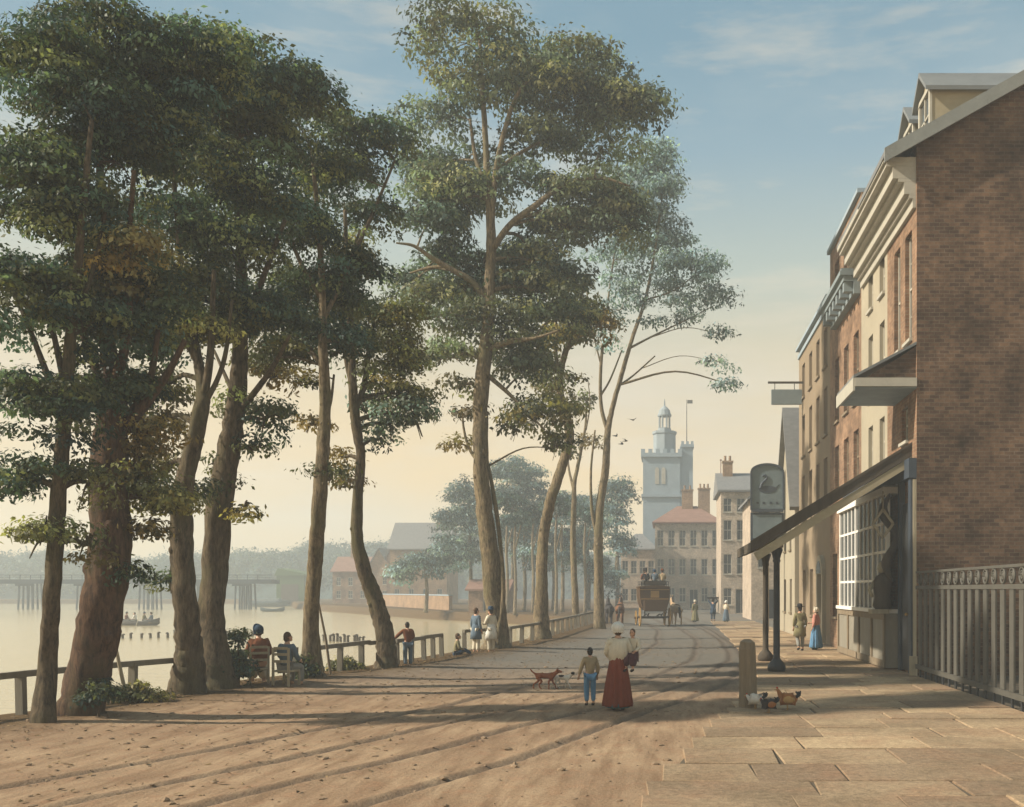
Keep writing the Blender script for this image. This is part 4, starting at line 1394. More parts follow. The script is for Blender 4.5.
cp.box(XF - .18, XF + .4, 42.73, 52.62, 14.905, 15.05).box(XF - .08, XF - .003, 42.73, 52.6, 14.5, 14.7)
cp.build('coping', 'stone', h4)
for i, (y, z1) in enumerate(((52.4, 17.2),)):
    ch = MB()
    ch.box(XF + 3, XF + 4.6, y - .9, y, 14.9, z1).box(XF + 2.9, XF + 4.7, y - 1.0, y + .1, z1, z1 + .2)
    ch.build('chimney', 'brick_tan', h4)

# ---- 5: low gabled white house
h5 = thing('gabled_house', 'low whitewashed house with a steep pointed gable past the end of the terrace', 'house', (XF + 4, 56, 0))
gb = MB()
gy0, gy1, gx = 52.8, 59.6, 6.85
gm, gz, ge = 55.9, 12.3, 6.9
holes5 = [(54.0, 54.9, 1.2, 3.0), (56.6, 57.5, 1.2, 3.0), (54.2, 55.0, 4.6, 6.2), (56.5, 57.3, 4.6, 6.2)]
wall_x(gb, gx, gy0, gy1, 0, ge, holes5)
gb.add([(gx, gy0, ge), (gx, gm, gz), (gx, gy1, ge)], [(0, 1, 2)])
gb.add([(gx, gy0, 0), (gx + 7, gy0, 0), (gx + 7, gy0, ge), (gx, gy0, ge)], [(0, 1, 2, 3)])
gb.add([(gx, gy1, 0), (gx, gy1, ge), (gx + 7, gy1, ge), (gx + 7, gy1, 0)], [(0, 1, 2, 3)])
gb.add([(gx + 7, gy0, 0), (gx + 7, gy1, 0), (gx + 7, gy1, ge), (gx + 7, gm, gz), (gx + 7, gy0, ge)], [(0, 1, 2, 3, 4)])
gb.build('wall', 'stucco', h5)
rf = MB()
rf.poly_prism([(gx - .3, gy0 - .2, ge - .3), (gx - .3, gm, gz + .06), (gx - .3, gm, gz + .3), (gx - .3, gy0 - .3, ge - .12)], (7.5, 0, 0))
rf.poly_prism([(gx - .3, gy1 + .2, ge - .3), (gx - .3, gm, gz + .06), (gx - .3, gm, gz + .3), (gx - .3, gy1 + .3, ge - .12)], (7.5, 0, 0))
rf.build('roof', 'slate', h5)
for a in holes5:
    opening_window(h5, 'timber', *a, gx, bars=(2, 2))

# ---- veranda: lean-to pent roof over the pavement
v = thing('veranda', 'sloping lean-to shop awning on dark iron columns over the pavement', 'awning', (4.5, 33.5, 0))
xo, zo, xi, zi, y0, y1 = 2.55, 3.62, XF - .01, 6.42, 28.6, 34.2
rf = MB()
rf.poly_prism([(xo, y0, zo), (xi, y0, zi), (xi, y0, zi + .12), (xo, y0, zo + .12)], (0, y1 - y0, 0))
rf.build('roof', 'slate', v)
sof = MB()
sof.poly_prism([(xo + .1, y0 + .05, zo - .02), (xi - .02, y0 + .05, zi - .06), (xi - .02, y0 + .05, zi - .012), (xo + .1, y0 + .05, zo + .03)], (0, y1 - y0 - .1, 0))
nb = 17
for i in range(nb):
    y = y0 + .3 + i * (y1 - y0 - .6) / (nb - 1)
    sof.poly_prism([(xo + .15, y, zo - .07), (xi - .05, y, zi - .13), (xi - .05, y, zi - .065), (xo + .15, y, zo - .006)], (0, .05, 0))
sof.build('soffit', 'soffit', v)
vb = MB()
vb.poly_prism([(xo - .1, y0 - .07, zo - .16), (xi, y0 - .07, zi - .2), (xi, y0 - .07, zi + .17), (xo - .1, y0 - .07, zo + .14)], (0, .065, 0))
vb.poly_prism([(xo - .05, y0 - .1, zo + .09), (xi, y0 - .1, zi + .13), (xi, y0 - .1, zi + .2), (xo - .12, y0 - .1, zo + .17)], (0, .1, 0))
vb.box(xo - .08, xo - .002, y0 + .001, y1, zo - .12, zo + .16)
vb.build('bargeboard', 'timber_dark', v)
fb = MB()
fb.poly_prism([(xo + .1, y0 - .05, zo - .38), (xi, y0 - .05, zi - .46), (xi, y0 - .05, zi - .205), (xo - .02, y0 - .05, zo - .165)], (0, .05, 0))
fb.build('fascia', 'soffit', v)
bm_ = MB()
bm_.box(3.15, 3.4, y0 + .1, y1 - .1, 3.62, 3.86)
bm_.build('beam', 'timber', v)
for i, (x, y) in enumerate([(3.27, 29.3), (3.38, 33.6)]):
    c = MB()
    c.lathe([(.24, 0.02), (.27, .1), (.26, .2), (.2, .29), (.13, .36), (.1, .42), (.095, 2.0), (.09, 3.2), (.12, 3.25), (.1, 3.3), (.14, 3.45), (.18, 3.55), (.18, 3.62)], (x, y, 0), 14)
    c.build('column', 'dark_paint' if i == 0 else 'timber_dark', v, smooth=True)

# carved shop goods standing / hanging by the door
cf = thing('shop_carving', 'carved scroll bracket with a diamond lantern ring beside the shop door', 'carved sign', (XF - .5, 30.1, 5.0))
sc_m = MB()
xx, yy = XF - .34, 29.75
pts_ = [(xx, yy + .25 * math.sin(t * 1.9), 5.25 - 2.6 * t / PI / 1.0 + .0) for t in np.linspace(0, PI, 24)]
sc_m.tube([(p[0] - .18 * math.sin(i * .42), p[1], p[2]) for i, p in enumerate(pts_)], np.interp(np.arange(24), [0, 5, 12, 18, 23], [.05, .16, .09, .17, .06]), 8)
sc_m.build('scroll', 'timber_dark', cf, smooth=True)
rg_ = MB()
for a, b in (((0, .42), (.3, 0)), ((.3, 0), (0, -.42)), ((0, -.42), (-.3, 0)), ((-.3, 0), (0, .42))):
    rg_.bar((xx - .3 + a[0], yy - .35, 4.35 + a[1]), (xx - .3 + b[0], yy - .35, 4.35 + b[1]), .06, .07)
rg_.tube([(xx - .3, yy - .35, 4.78), (xx - .3, yy - .35, 5.3)], .018, 6)
rg_.build('ring', 'timber_pale', cf)
bu = thing('shop_figure', 'small carved figure with a pale head on the shop ledge by the door', 'figurine', (XF - .55, 29.9, 1.83))
b_ = MB()
b_.lathe([(.22, 0), (.3, .1), (.24, .35), (.27, .6), (.3, .8), (.2, .98), (.09, 1.04), (.085, 1.12)], (XF - .55, 29.9, 1.83), 14, fold=.08)
b_.build('robe', 'timber_dark', bu, smooth=True)
b2 = MB()
b2.ball((XF - .57, 29.88, 3.07), (.13, .14, .18), 12, 8)
b2.ball((XF - .68, 29.82, 3.05), (.035, .03, .05), 6, 4)
b2.tube([(XF - .8, 29.9, 2.62), (XF - .95, 29.8, 2.4), (XF - .9, 29.7, 2.2)], [.07, .06, .05], 8)
b2.build('head', 'soffit', bu, smooth=True)
b3 = MB()
b3.box(XF - .95, XF - .43, 29.55, 29.995, 1.7, 1.828)
b3.build('ledge', 'timber_pale', bu)

# ---- railing in front of the gable
rl = thing('paling_fence', 'tall pale paling fence with scroll ornaments before the brick gable', 'fence', (7.0, 23, 0))
ya_, yb_ = 12.0, 27.8
r1 = MB()
r1.box(6.96, 7.05, ya_, yb_, .22, .34).box(6.965, 7.045, ya_, yb_, 2.42, 2.52).box(6.967, 7.043, ya_, yb_, 2.86, 2.92)
r1.build('rail', 'iron', rl)
n = 0
y = ya_ + .2
while y < yb_:
    q = MB()
    q.box(6.985, 7.03, y, y + .26, .341, 2.418, bev=.008)
    q.build('picket', 'iron', rl)
    s = MB()
    t = np.linspace(0, 2 * PI, 20)
    s.tube(np.stack([np.full(20, 7.005), y + .13 + .14 * np.cos(t), 2.69 + .155 * np.sin(t)], 1), .026, 6)
    t = np.linspace(0, 3.6 * PI, 26)
    rr = np.linspace(.1, .015, 26)
    s.tube(np.stack([np.full(26, 7.005), y + .13 + rr * np.cos(t), 2.69 + rr * np.sin(t)], 1), .02, 6)
    s.build('scroll', 'iron', rl, smooth=True)
    f = MB()
    f.box(6.985, 7.025, y + .08, y + .17, -.05, .219)
    f.build('foot', 'dark_paint', rl)
    y += .56
yd = MB()
yd.add([(7.06, 5, .01), (24, 5, .01), (24, 27.99, .01), (7.06, 27.99, .01)], [(0, 1, 2, 3)])
structure(yd.build('yard_ground', 'joint'))

# ---- hanging sign on the beam of the tan house
hs = thing('hanging_sign', 'blank grey board hanging from a long beam high on the tan house', 'sign', (6.2, 51, 12))
b_ = MB()
b_.bar((5.25, 51, 12.98), (XF + .002, 51, 12.98), .09, .1)
b_.build('beam', 'timber_dark', hs)
b_ = MB()
b_.box(5.42, 6.98, 50.93, 51.07, 11.85, 12.62, bev=.02)
b_.build('board', 'blue_grey', hs)
b_ = MB()
for x in (5.6, 6.6):
    b_.tube([(x, 51, 12.61), (x, 51, 12.93)], .02, 6)
b_.build('hanger', 'flag_iron', hs)

# ---- inn sign on its post
ins = thing('inn_sign', 'large arched blue-grey inn sign with a dark bird emblem on a tall post', 'sign', (5.82, 57, 0))
sx, sy = 5.82, 57.0
b_ = MB()
b_.box(sx - .12, sx + .12, sy + .12, sy + .36, 0, 9.3)
b_.build('post', 'timber', ins)


def arch(x0, x1, z0, z1, rise, n=12):
    cx, hw = (x0 + x1) / 2, (x1 - x0) / 2
    return [(x0, z0), (x1, z0)] + [(cx + hw * math.cos(t), z1 + rise * math.sin(t)) for t in np.linspace(0, PI, n)]


b_ = MB()
b_.poly_prism([(x, sy - .1, z) for x, z in arch(sx - .92, sx + .92, 6.95, 9.1, .45)], (0, .2, 0))
bo = b_.build('board', 'sign_blue', ins)
b_ = MB()
pa = arch(sx - .92, sx + .92, 6.95, 9.1, .45)
for p, q in zip(pa, pa[1:] + pa[:1]):
    b_.bar((p[0], sy - .13, p[1]), (q[0], sy - .13, q[1]), .1, .13)
b_.box(sx - .92, sx + .92, sy - .2, sy - .105, 6.83, 6.97)
b_.build('frame', 'dark_blue', bo)
b_ = MB()
b_.box(sx - .95, sx + .95, sy - .08, sy + .08, 5.2, 6.82, bev=.02)
lp_ = b_.build('lower_panel', 'dark_blue', ins)
b_ = MB()
b_.box(sx - .82, sx + .82, sy - .11, sy - .081, 5.35, 6.68)
b_.build('panel_face', 'sign_blue', lp_)
em = MB()
body = [(sx + .5 * math.cos(t) * (1.1 if math.cos(t) > 0 else 1), sy - .118, 8.15 + .24 * math.sin(t) * (1 if math.sin(t) < 0 else .75)) for t in np.linspace(0, 2 * PI, 18, endpoint=False)]
em.poly_prism(body, (0, .016, 0))
nk = np.array([(sx - .38, 8.2), (sx - .3, 8.45), (sx - .12, 8.62), (sx - .02, 8.8), (sx - .14, 8.93), (sx - .27, 8.86)])
nk = smooth_path(nk, 4)
em.tube([(p[0], sy - .112, p[1]) for p in nk], np.linspace(.085, .05, len(nk)), 7)
em.poly_prism([(sx + .4, sy - .117, 8.2), (sx + .7, sy - .117, 8.42), (sx + .5, sy - .117, 8.1)], (0, .014, 0))
for x in (-.55, -.2, .2, .55):
    em.box(sx + x - .07, sx + x + .07, sy - .116, sy - .102, 7.3, 7.42)
em.build('emblem', 'dark_blue', bo)


# ------------------------------------------------------------------ far houses facing down the street (front at y = yf, facing -Y)
def far_house(name, label, x0, x1, yf, dep, eave, ridge, wall, roof, rows, cols, hip=0.0, chim=(), doorx=None, win='white_paint', gable_front=False, ww=0.42, base_z=0.0):
    h = thing(name, label, 'house', ((x0 + x1) / 2, yf + dep / 2, base_z))
    wl = MB()
    holes = []
    for za, zb in rows:
        for i in range(cols):
            xc = x0 + (x1 - x0) * (i + .5) / cols
            holes.append((xc - ww, xc + ww, za, zb))
    if doorx is not None:
        holes = [a for a in holes if not (a[2] < base_z + 2.6 and abs((a[0] + a[1]) / 2 - doorx) < 1.1)]
        holes.append((doorx - .55, doorx + .55, base_z + .05, base_z + 2.5))
    xs = sorted({x0, x1, *[a[0] for a in holes], *[a[1] for a in holes]})
    zs = sorted({base_z - .8, eave, *[a[2] for a in holes], *[a[3] for a in holes]})
    for a, b in zip(xs, xs[1:]):
        for c, d in zip(zs, zs[1:]):
            if any(q[0] < (a + b) / 2 < q[1] and q[2] < (c + d) / 2 < q[3] for q in holes):
                continue
            wl.add([(a, yf, c), (b, yf, c), (b, yf, d), (a, yf, d)], [(0, 1, 2, 3)])
    e = yf + .2
    for a, b, c, d in holes:
        wl.add([(a, yf, c), (a, e, c), (a, e, d), (a, yf, d)], [(0, 1, 2, 3)])
        wl.add([(b, yf, c), (b, yf, d), (b, e, d), (b, e, c)], [(0, 1, 2, 3)])
        wl.add([(a, yf, d), (a, e, d), (b, e, d), (b, yf, d)], [(0, 1, 2, 3)])
        wl.add([(a, yf, c), (b, yf, c), (b, e, c), (a, e, c)], [(0, 1, 2, 3)])
    yb = yf + dep
    zb_ = base_z - .8
    wl.add([(x0, yf, zb_), (x0, yf, eave), (x0, yb, eave), (x0, yb, zb_)], [(0, 1, 2, 3)])
    wl.add([(x1, yf, zb_), (x1, yb, zb_), (x1, yb, eave), (x1, yf, eave)], [(0, 1, 2, 3)])
    wl.add([(x0, yb, zb_), (x0, yb, eave), (x1, yb, eave), (x1, yb, zb_)], [(0, 1, 2, 3)])
    xm, ym = (x0 + x1) / 2, yf + dep / 2
    if gable_front:
        wl.add([(x0, yf, eave), (x1, yf, eave), (xm, yf, ridge)], [(0, 1, 2)])
        wl.add([(x0, yb, eave), (xm, yb, ridge), (x1, yb, eave)], [(0, 1, 2)])
    elif hip <= 0:
        wl.add([(x0, yf, eave), (x0, ym, ridge), (x0, yb, eave)], [(0, 1, 2)])
        wl.add([(x1, yf, eave), (x1, yb, eave), (x1, ym, ridge)], [(0, 1, 2)])
    wl.build('wall', wall, h)
    rf = MB()
    o = .35
    if gable_front:
        for s, xe in ((-1, x0 - o), (1, x1 + o)):
            ze = eave - o * (ridge - eave) / (xm - x0)
            rf.poly_prism([(xe, yf - o, ze + .04), (xm, yf - o, ridge + .04), (xm, yf - o, ridge + .24), (xe, yf - o, ze + .24)], (0, dep + 2 * o, 0))
    else:
        ze = eave + .02
        v = [(x0 - o, yf - o, ze), (x1 + o, yf - o, ze), (x1 + o, yb + o, ze), (x0 - o, yb + o, ze), (x0 - o + hip, ym, ridge), (x1 + o - hip, ym, ridge)]
        v += [(a, b, c + .18) for a, b, c in v[:4]]
        rf.add(v, [(0, 3, 2, 1), (0, 1, 7, 6), (1, 2, 8, 7), (2, 3, 9, 8), (3, 0, 6, 9), (6, 7, 5, 4), (8, 9, 4, 5), (7, 8, 5), (9, 6, 4)])
    rf.build('roof', roof, h)
    for a in holes:
        f = MB()
        t = .07
        yq = yf + .1
        dd = doorx is not None and a == holes[-1]
        f.box(a[0], a[0] + t, yq, yq + .06, a[2], a[3]).box(a[1] - t, a[1], yq, yq + .06, a[2], a[3])
        f.box(a[0] + t, a[1] - t, yq + .001, yq + .059, a[3] - t, a[3]).box(a[0] + t, a[1] - t, yq + .001, yq + .059, a[2], a[2] + t)
        xm_ = (a[0] + a[1]) / 2
        f.box(xm_ - .025, xm_ + .025, yq + .015, yq + .058, a[2] + t, a[3] - t)
        if not dd:
            zm_ = (a[2] + a[3]) / 2
            f.box(a[0] + t, a[1] - t, yq + .012, yq + .057, zm_ - .03, zm_ + .03)
            f.box(a[0] - .06, a[1] + .06, yf - .08, yf - .002, a[2] - .1, a[2] - .002)
        fo = f.build('door' if dd else 'window', win, h)
        g2 = MB()
        g2.box(a[0] + .03, a[1] - .03, yq + .04, yq + .05, a[2] + .03, a[3] - .03)
        g2.build('panel' if dd else 'pane', 'dark_paint' if dd else 'glass', fo)
    for (cx0, cx1, cy, z0, z1) in chim:
        c = MB()
        c.box(cx0, cx1, cy, cy + .9, z0, z1).box(cx0 - .08, cx1 + .08, cy - .08, cy + .98, z1, z1 + .18)
        np_ = max(1, int((cx1 - cx0) / .5))
        for i in range(np_):
            c.lathe([(.14, 0), (.12, .5), (.15, .55)], (cx0 + (i + .5) * (cx1 - cx0) / np_, cy + .45, z1 + .18), 8)
        c.build('chimney', 'brick_tan', h)
    return h


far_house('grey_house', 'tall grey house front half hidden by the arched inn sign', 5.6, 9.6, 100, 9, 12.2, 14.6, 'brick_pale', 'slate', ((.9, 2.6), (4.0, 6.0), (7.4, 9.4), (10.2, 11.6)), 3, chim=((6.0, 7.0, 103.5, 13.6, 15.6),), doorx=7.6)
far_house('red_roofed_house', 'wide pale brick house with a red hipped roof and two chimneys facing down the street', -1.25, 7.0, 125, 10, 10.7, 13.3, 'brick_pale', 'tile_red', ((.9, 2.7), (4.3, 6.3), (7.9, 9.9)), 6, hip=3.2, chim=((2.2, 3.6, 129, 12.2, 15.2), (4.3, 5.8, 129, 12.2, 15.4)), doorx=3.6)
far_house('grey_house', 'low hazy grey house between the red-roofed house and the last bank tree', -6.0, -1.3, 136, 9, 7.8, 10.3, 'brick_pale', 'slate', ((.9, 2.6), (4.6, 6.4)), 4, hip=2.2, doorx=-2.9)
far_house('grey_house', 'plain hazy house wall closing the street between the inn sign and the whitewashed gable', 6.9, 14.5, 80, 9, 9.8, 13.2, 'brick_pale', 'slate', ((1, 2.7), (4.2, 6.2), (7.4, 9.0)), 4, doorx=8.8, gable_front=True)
pl_ = thing('flagpole', 'thin red pole rising beside the chimneys of the red-roofed house', 'pole', (6.8, 122, 0))
q = MB()
q.tube([(6.8, 122, 0), (6.8, 122, 10), (6.8, 122, 18.2)], [.14, .11, .05], 8)
q.build('mast', 'tile_red', pl_)
q = MB()
q.ball((6.8, 122, 18.25), .13, 8, 6)
q.build('finial', 'tile_red', pl_, smooth=True)

# waterside houses on the left
far_house('brick_cottage', 'small pinkish brick cottage at the water edge behind the slim trunk', -60.5, -54, 182, 8, 5.6, 8.6, 'brick_orange', 'tile_red', ((.9, 2.3), (3.2, 4.7)), 3, chim=((-58.3, -57.2, 185.5, 7.6, 11.0),), base_z=0)
far_house('brick_cottage', 'narrow brick cottage with a front gable behind the bent trunk', -53.6, -49.4, 180, 8, 6.2, 9.8, 'brick_tan', 'slate', ((.9, 2.3), (3.4, 4.9)), 2, gable_front=True, chim=((-50.6, -49.6, 184, 7.4, 11.6),))
far_house('brick_cottage', 'taller rose brick cottage right of the bent trunk with a gable to the water', -49.0, -45.0, 176, 9, 8.3, 11.8, 'brick_orange', 'slate', ((.9, 2.4), (3.6, 5.2), (6.0, 7.5)), 2, gable_front=True)
far_house('grey_roofed_house', 'grey-roofed house standing high behind the blue bushes by the river', -45.4, -36.0, 165, 9, 9.0, 13.8, 'brick_tan', 'slate', ((.9, 2.6), (4.6, 6.6)), 4, chim=((-38.4, -37.2, 168.5, 12.4, 15.4),))
far_house('wooden_hut', 'small hut with brick wall and low pitched roof at the foot of the grove', -21.4, -17.2, 109, 5, 2.3, 3.6, 'brick_orange', 'tile_red', ((.7, 1.7),), 2, doorx=-19.3, ww=.35)
# garden wall of the waterside houses
gw = thing('garden_wall', 'low pale brick wall running along the shore below the cottages', 'wall', (-33, 138, 0))
q = MB()
for (a, b) in (((-47.5, 160), (-38, 143)), ((-38, 143), (-25.4, 118.5))):
    q.bar((*a, .7), (*b, .7), .4, 2.0)
q.build('brickwork', 'brick_tan', gw)
q = MB()
for (a, b) in (((-47.5, 160), (-38, 143)), ((-38, 143), (-25.4, 118.5))):
    q.bar((*a, 1.78), (*b, 1.78), .55, .14)
q.build('coping', 'stone', gw)

# ---- church tower
ch = thing('church_tower', 'pale blue church tower with a domed cupola rising in the haze beyond the houses', 'church', (.5, 153, 0))
yf = 150.0
S = yf / 220
X = lambda px: (px - VX) / FPX * yf
Z = lambda py: EYE - (py - VY) / FPX * yf
tw = MB()
x0, x1 = X(643), X(680)
tw.box(x0, x1, yf, yf + 6, 0, Z(455))
tw.box(x0 - .25, x1 + .25, yf - .25, yf + 6.25, Z(497), Z(494)).box(x0 - .3, x1 + .3, yf - .3, yf + 6.3, Z(457), Z(453))
for i in range(6):
    xx = x0 + (x1 - x0) * i / 5.0
    tw.box(xx - .3, xx + .3, yf - .2, yf + .5, Z(453) + .003, Z(449))
tw.build('tower', 'stone', ch)
tr = MB()
tr.box(x1 + .004, X(693), yf + .3, yf + 2.7, 0, Z(446)).box(x1 + .1, X(694), yf + .1, yf + 2.9, Z(447), Z(444))
for i in range(3):
    xx = x1 + .4 + i * .72
    tr.box(xx - .2, xx + .2, yf + .12, yf + .5, Z(444) + .003, Z(441))
tr.build('stair_turret', 'stone', ch)
cu = MB()
cx, cyy = X(664.5), yf + 3.1
cu.lathe([(S * r, z) for r, z in [(2.5, Z(453)), (2.5, Z(432)), (2.75, Z(431)), (2.75, Z(428.5)), (1.5, Z(428)), (1.45, Z(425))]], (cx, cyy, 0), 8)
for i in range(8):
    a = i * PI / 4 + PI / 8
    cu.tube([(cx + 1.2 * S * math.cos(a), cyy + 1.2 * S * math.sin(a), Z(425)), (cx + 1.2 * S * math.cos(a), cyy + 1.2 * S * math.sin(a), Z(413))], .17, 6)
cu.lathe([(S * r, z) for r, z in [(1.55, Z(413)), (1.6, Z(411.5)), (1.4, Z(410)), (1.2, Z(406.5)), (.7, Z(404)), (.2, Z(402)), (.12, Z(397)), (.05, Z(395))]], (cx, cyy, 0), 12)
cu.build('cupola', 'stone_dull', ch)
bw = MB()
for xx in (X(657), X(663.5)):
    pts_ = arch(xx - .3, xx + .3, Z(484), Z(470), .4, 8)
    bw.poly_prism([(a, yf - .06, b) for a, b in pts_], (0, .05, 0))
bw.build('belfry_window', 'white_paint', ch)
nv = MB()
nv.box(X(636), X(700), yf + 6.01, yf + 17, 0, Z(540))
nv.poly_prism([(X(634), yf + 6.02, Z(540)), (X(702), yf + 6.02, Z(540)), (X(668), yf + 6.02, Z(520))], (0, 11, 0))
nv.build('nave', 'stone', ch)
fp = MB()
fp.tube([(X(687), yf + 2, Z(444)), (X(687), yf + 2, Z(397))], [.09, .05], 6)
fp.build('flagpole', 'iron', ch)
fg = MB()
fg.box(X(687) + .1, X(687) + .9, yf + 1.97, yf + 2.03, Z(401), Z(397.5))
fg.build('vane', 'iron', ch)

# ------------------------------------------------------------------ bridge, boathouse, barges
BY = 176.0
br = thing('timber_bridge', 'long low timber bridge crossing the hazy river on clustered piles', 'bridge', (-92, BY, -1))
q = MB()
q.box(-170, -68.5, BY - 1.8, BY + 1.8, 3.5, 4.25)
q.build('deck', 'bridge_timber', br)
q = MB()
q.box(-170, -68.5, BY - 1.85, BY - 1.72, 4.95, 5.07).box(-170, -68.5, BY - 1.84, BY - 1.73, 4.6, 4.68)
for i in range(56):
    q.box(-170 + i * 1.8, -170 + i * 1.8 + .1, BY - 1.83, BY - 1.74, 4.25, 4.95)
q.build('railing', 'bridge_timber', br)
for px in (-30, 30, 88, 150, 196, 245):
    xx = (px - VX) / FPX * BY
    q = MB()
    for i in range(4):
        for j in range(2):
            q.tube([(xx - 1.3 + i * .86 + j * .15, BY - 1.3 + j * 2.6, -2.2), (xx - 1.1 + i * .73 + j * .15, BY - 1.2 + j * 2.4, 3.5)], .17, 7)
    q.box(xx - 1.6, xx + 1.6, BY - 1.6, BY - 1.3, 3.1, 3.49)
    q.build('pier', 'bridge_timber', br)
bh = thing('boathouse', 'dull green timber boathouse on the far shore at the end of the bridge', 'shed', (-73.6, 212, 0))
q = MB()
q.box(-81.6, -75.8, 210, 218, -1.2, 5.4)
q.build('wall', 'green_wood', bh)
q = MB()
q.poly_prism([(-82, 209.7, 5.41), (-75.4, 209.7, 5.41), (-75.4, 209.7, 5.75), (-81.2, 209.7, 7.0)], (0, 8.6, 0))
q.build('roof', 'green_wood', bh)
q = MB()
q.box(-80.6, -77.0, 209.93, 209.995, -.8, 3.6)
q.build('door', 'timber_dark', bh)


def hull(mb, L, W, H, n=13, mi=0, sheer=.35):
    """open boat hull along X, keel at z=0"""
    v = []
    for i in range(n):
        t = i / (n - 1) * 2 - 1
        w = W / 2 * (1 - abs(t) ** 2.6) + .02
        top = H + sheer * t * t
        kz = H * .55 * abs(t) ** 4
        for s, zz in ((-1, top), (-.92, top * .5 + kz * .5), (-.45, kz), (.45, kz), (.92, top * .5 + kz * .5), (1, top)):
            v.append((t * L / 2, s * w, zz))
        for s in (.86, .8, .35, -.35, -.8, -.86):
            zz = top if abs(s) == .86 else (top * .5 + kz * .5 + .03 if abs(s) == .8 else kz + .06)
            v.append((t * L / 2 * .97, s * w, zz))
    f = []
    for i in range(n - 1):
        for j in range(12):
            k = (j + 1) % 12
            f.append((i * 12 + j, (i + 1) * 12 + j, (i + 1) * 12 + k, i * 12 + k))
    mb.add(v, f, mi)
    return mb


ba = thing('barge', 'blue-grey barge moored in front of the green boathouse', 'boat', (-80.5, 203, -1.1))
q = hull(MB(), 9.0, 3.0, 1.2)
q.build('hull', 'hull_pale', ba, world=False, smooth=True)
q = MB()
q.box(-2.6, 2.4, -.9, .9, 1.0, 1.75, bev=.08)
q.build('cabin', 'blue_grey', ba, world=False)
sb = thing('rowing_boat', 'small empty rowing boat lying off the barge', 'boat', (-62.0, 158, -1.1), rz=.3)
q = hull(MB(), 3.6, 1.2, .5)
q.build('hull', 'hull_pale', sb, world=False, smooth=True)
q = MB()
for x in (-.9, .1, 1.0):
    q.box(x - .12, x + .12, -.5, .5, .38, .43)
q.build('thwart', 'timber', sb, world=False)
rb = thing('rowing_boat', 'dark rowing boat on the open river with four people aboard', 'boat', (-50.5, 96, -1.12), rz=.05)
RB = rb
q = hull(MB(), 3.9, 1.15, .5)
q.build('hull', 'hull', rb, world=False, smooth=True)
q = MB()
for x in (-1.2, -.4, .4, 1.2):
    q.box(x - .12, x + .12, -.5, .5, .36, .41)
q.build('thwart', 'timber', rb, world=False)
for s in (-1, 1):
    q = MB()
    q.tube([(.1, s * .4, .75), (.5, s * 1.6, .2)], .03, 6)
    q.box(.42, .58, s * 1.9 - .2, s * 1.9 + .2, .04, .12)
    q.tube([(.5, s * 1.55, .22), (.52, s * 1.8, .1)], .03, 6)
    q.build('oar', 'timber_pale', rb, world=False)

# rows of mooring stakes standing in the water
i = 0
for (xa, xb, yy, cnt, lbl) in ((-38.5, -30.4, 70, 17, 'row of stakes in the water off the near bank, left of the thickest trunk'), (-23.2, -19.4, 67, 13, 'row of stakes in the water between the slim and the bent trunks')):
    for k in range(cnt):
        x = xa + (xb - xa) * k / (cnt - 1) + random.uniform(-.12, .12)
        q = MB()
        hh = random.uniform(.25, .5)
        q.tube([(0, 0, -1.2), (random.uniform(-.06, .06), 0, hh)], [.11, .085], 7)
        q.lathe([(.11, hh - .03), (.12, hh + .02), (.05, hh + .07)], (0, 0, 0), 7)
        so2 = q.build('mooring_stake', 'timber_dark')
        so2.location = (x, yy + (k * .22 if cnt == 17 else -k * .2), -1.0)
        tag(so2, 'dark stake in the ' + lbl.replace('row of stakes in the water', 'water row'), 'stake', lbl)

# ------------------------------------------------------------------ bank fence in sections
FS = 0


def fence(label, pts, gap=1.1, rail_h=.82, post_w=.14, low=True):
    pts = np.array(pts, float)
    f = thing('post_and_rail_fence', label, 'fence', (pts[:, 0].mean(), pts[:, 1].mean(), 0), group='sections of the post and rail fence along the bank')
    rr = random.Random(len(label))
    q = MB()
    for a, b in zip(pts, pts[1:]):
        q.bar((a[0], a[1], rail_h + rr.uniform(-.02, .02)), (b[0], b[1], rail_h + rr.uniform(-.02, .02)), .11, .12)
    q.build('top_rail', 'fence_wood', f)
    d = np.concatenate([[0], np.cumsum(np.linalg.norm(np.diff(pts, axis=0), axis=1))])
    n = max(2, int(round(d[-1] / gap)) + 1)
    for s in np.linspace(0.05, d[-1] - .05, n):
        x, y = np.interp(s, d, pts[:, 0]), np.interp(s, d, pts[:, 1])
        p = MB()
        t = rr.uniform(-.03, .03)
        p.poly_prism([(x - post_w / 2 + t, y + .03, rail_h + .03), (x + post_w / 2 + t, y + .03, rail_h + .03), (x + post_w / 2, y + .03, -.12), (x - post_w / 2, y + .03, -.12)], (0, post_w, 0))
        p.build('post', 'fence_wood', f)
    return f


fpt = lambda Y: (float(fence_x(Y)), Y)
fence('fence section at the left, passing behind the reddish and the edge trunks', [fpt(16), fpt(18.75), fpt(20.9), (-10.95, 22.7)], 1.45)
fence('fence section behind the seated pair and their chairs', [(-11.0, 23.9), fpt(25.6), fpt(27.0)], 1.2)
fence('fence section between the slim trunk and the bent trunk', [(-9.62, 27.4), fpt(30.0), (-8.5, 30.6)], 1.0)
fence('short fence section right of the bent trunk where the boy leans', [(-8.35, 31.0), (-8.0, 33), fpt(35.2)], .95)
fence('fence stub behind the two standing talkers', [(-7.7, 38.2), (-6.9, 41.0)], 1.0)
fence('long receding fence section from the tallest trunk to the last bank tree', [(-6.55, 42), fpt(47), fpt(54), fpt(63), fpt(74)], 1.9, post_w=.17)

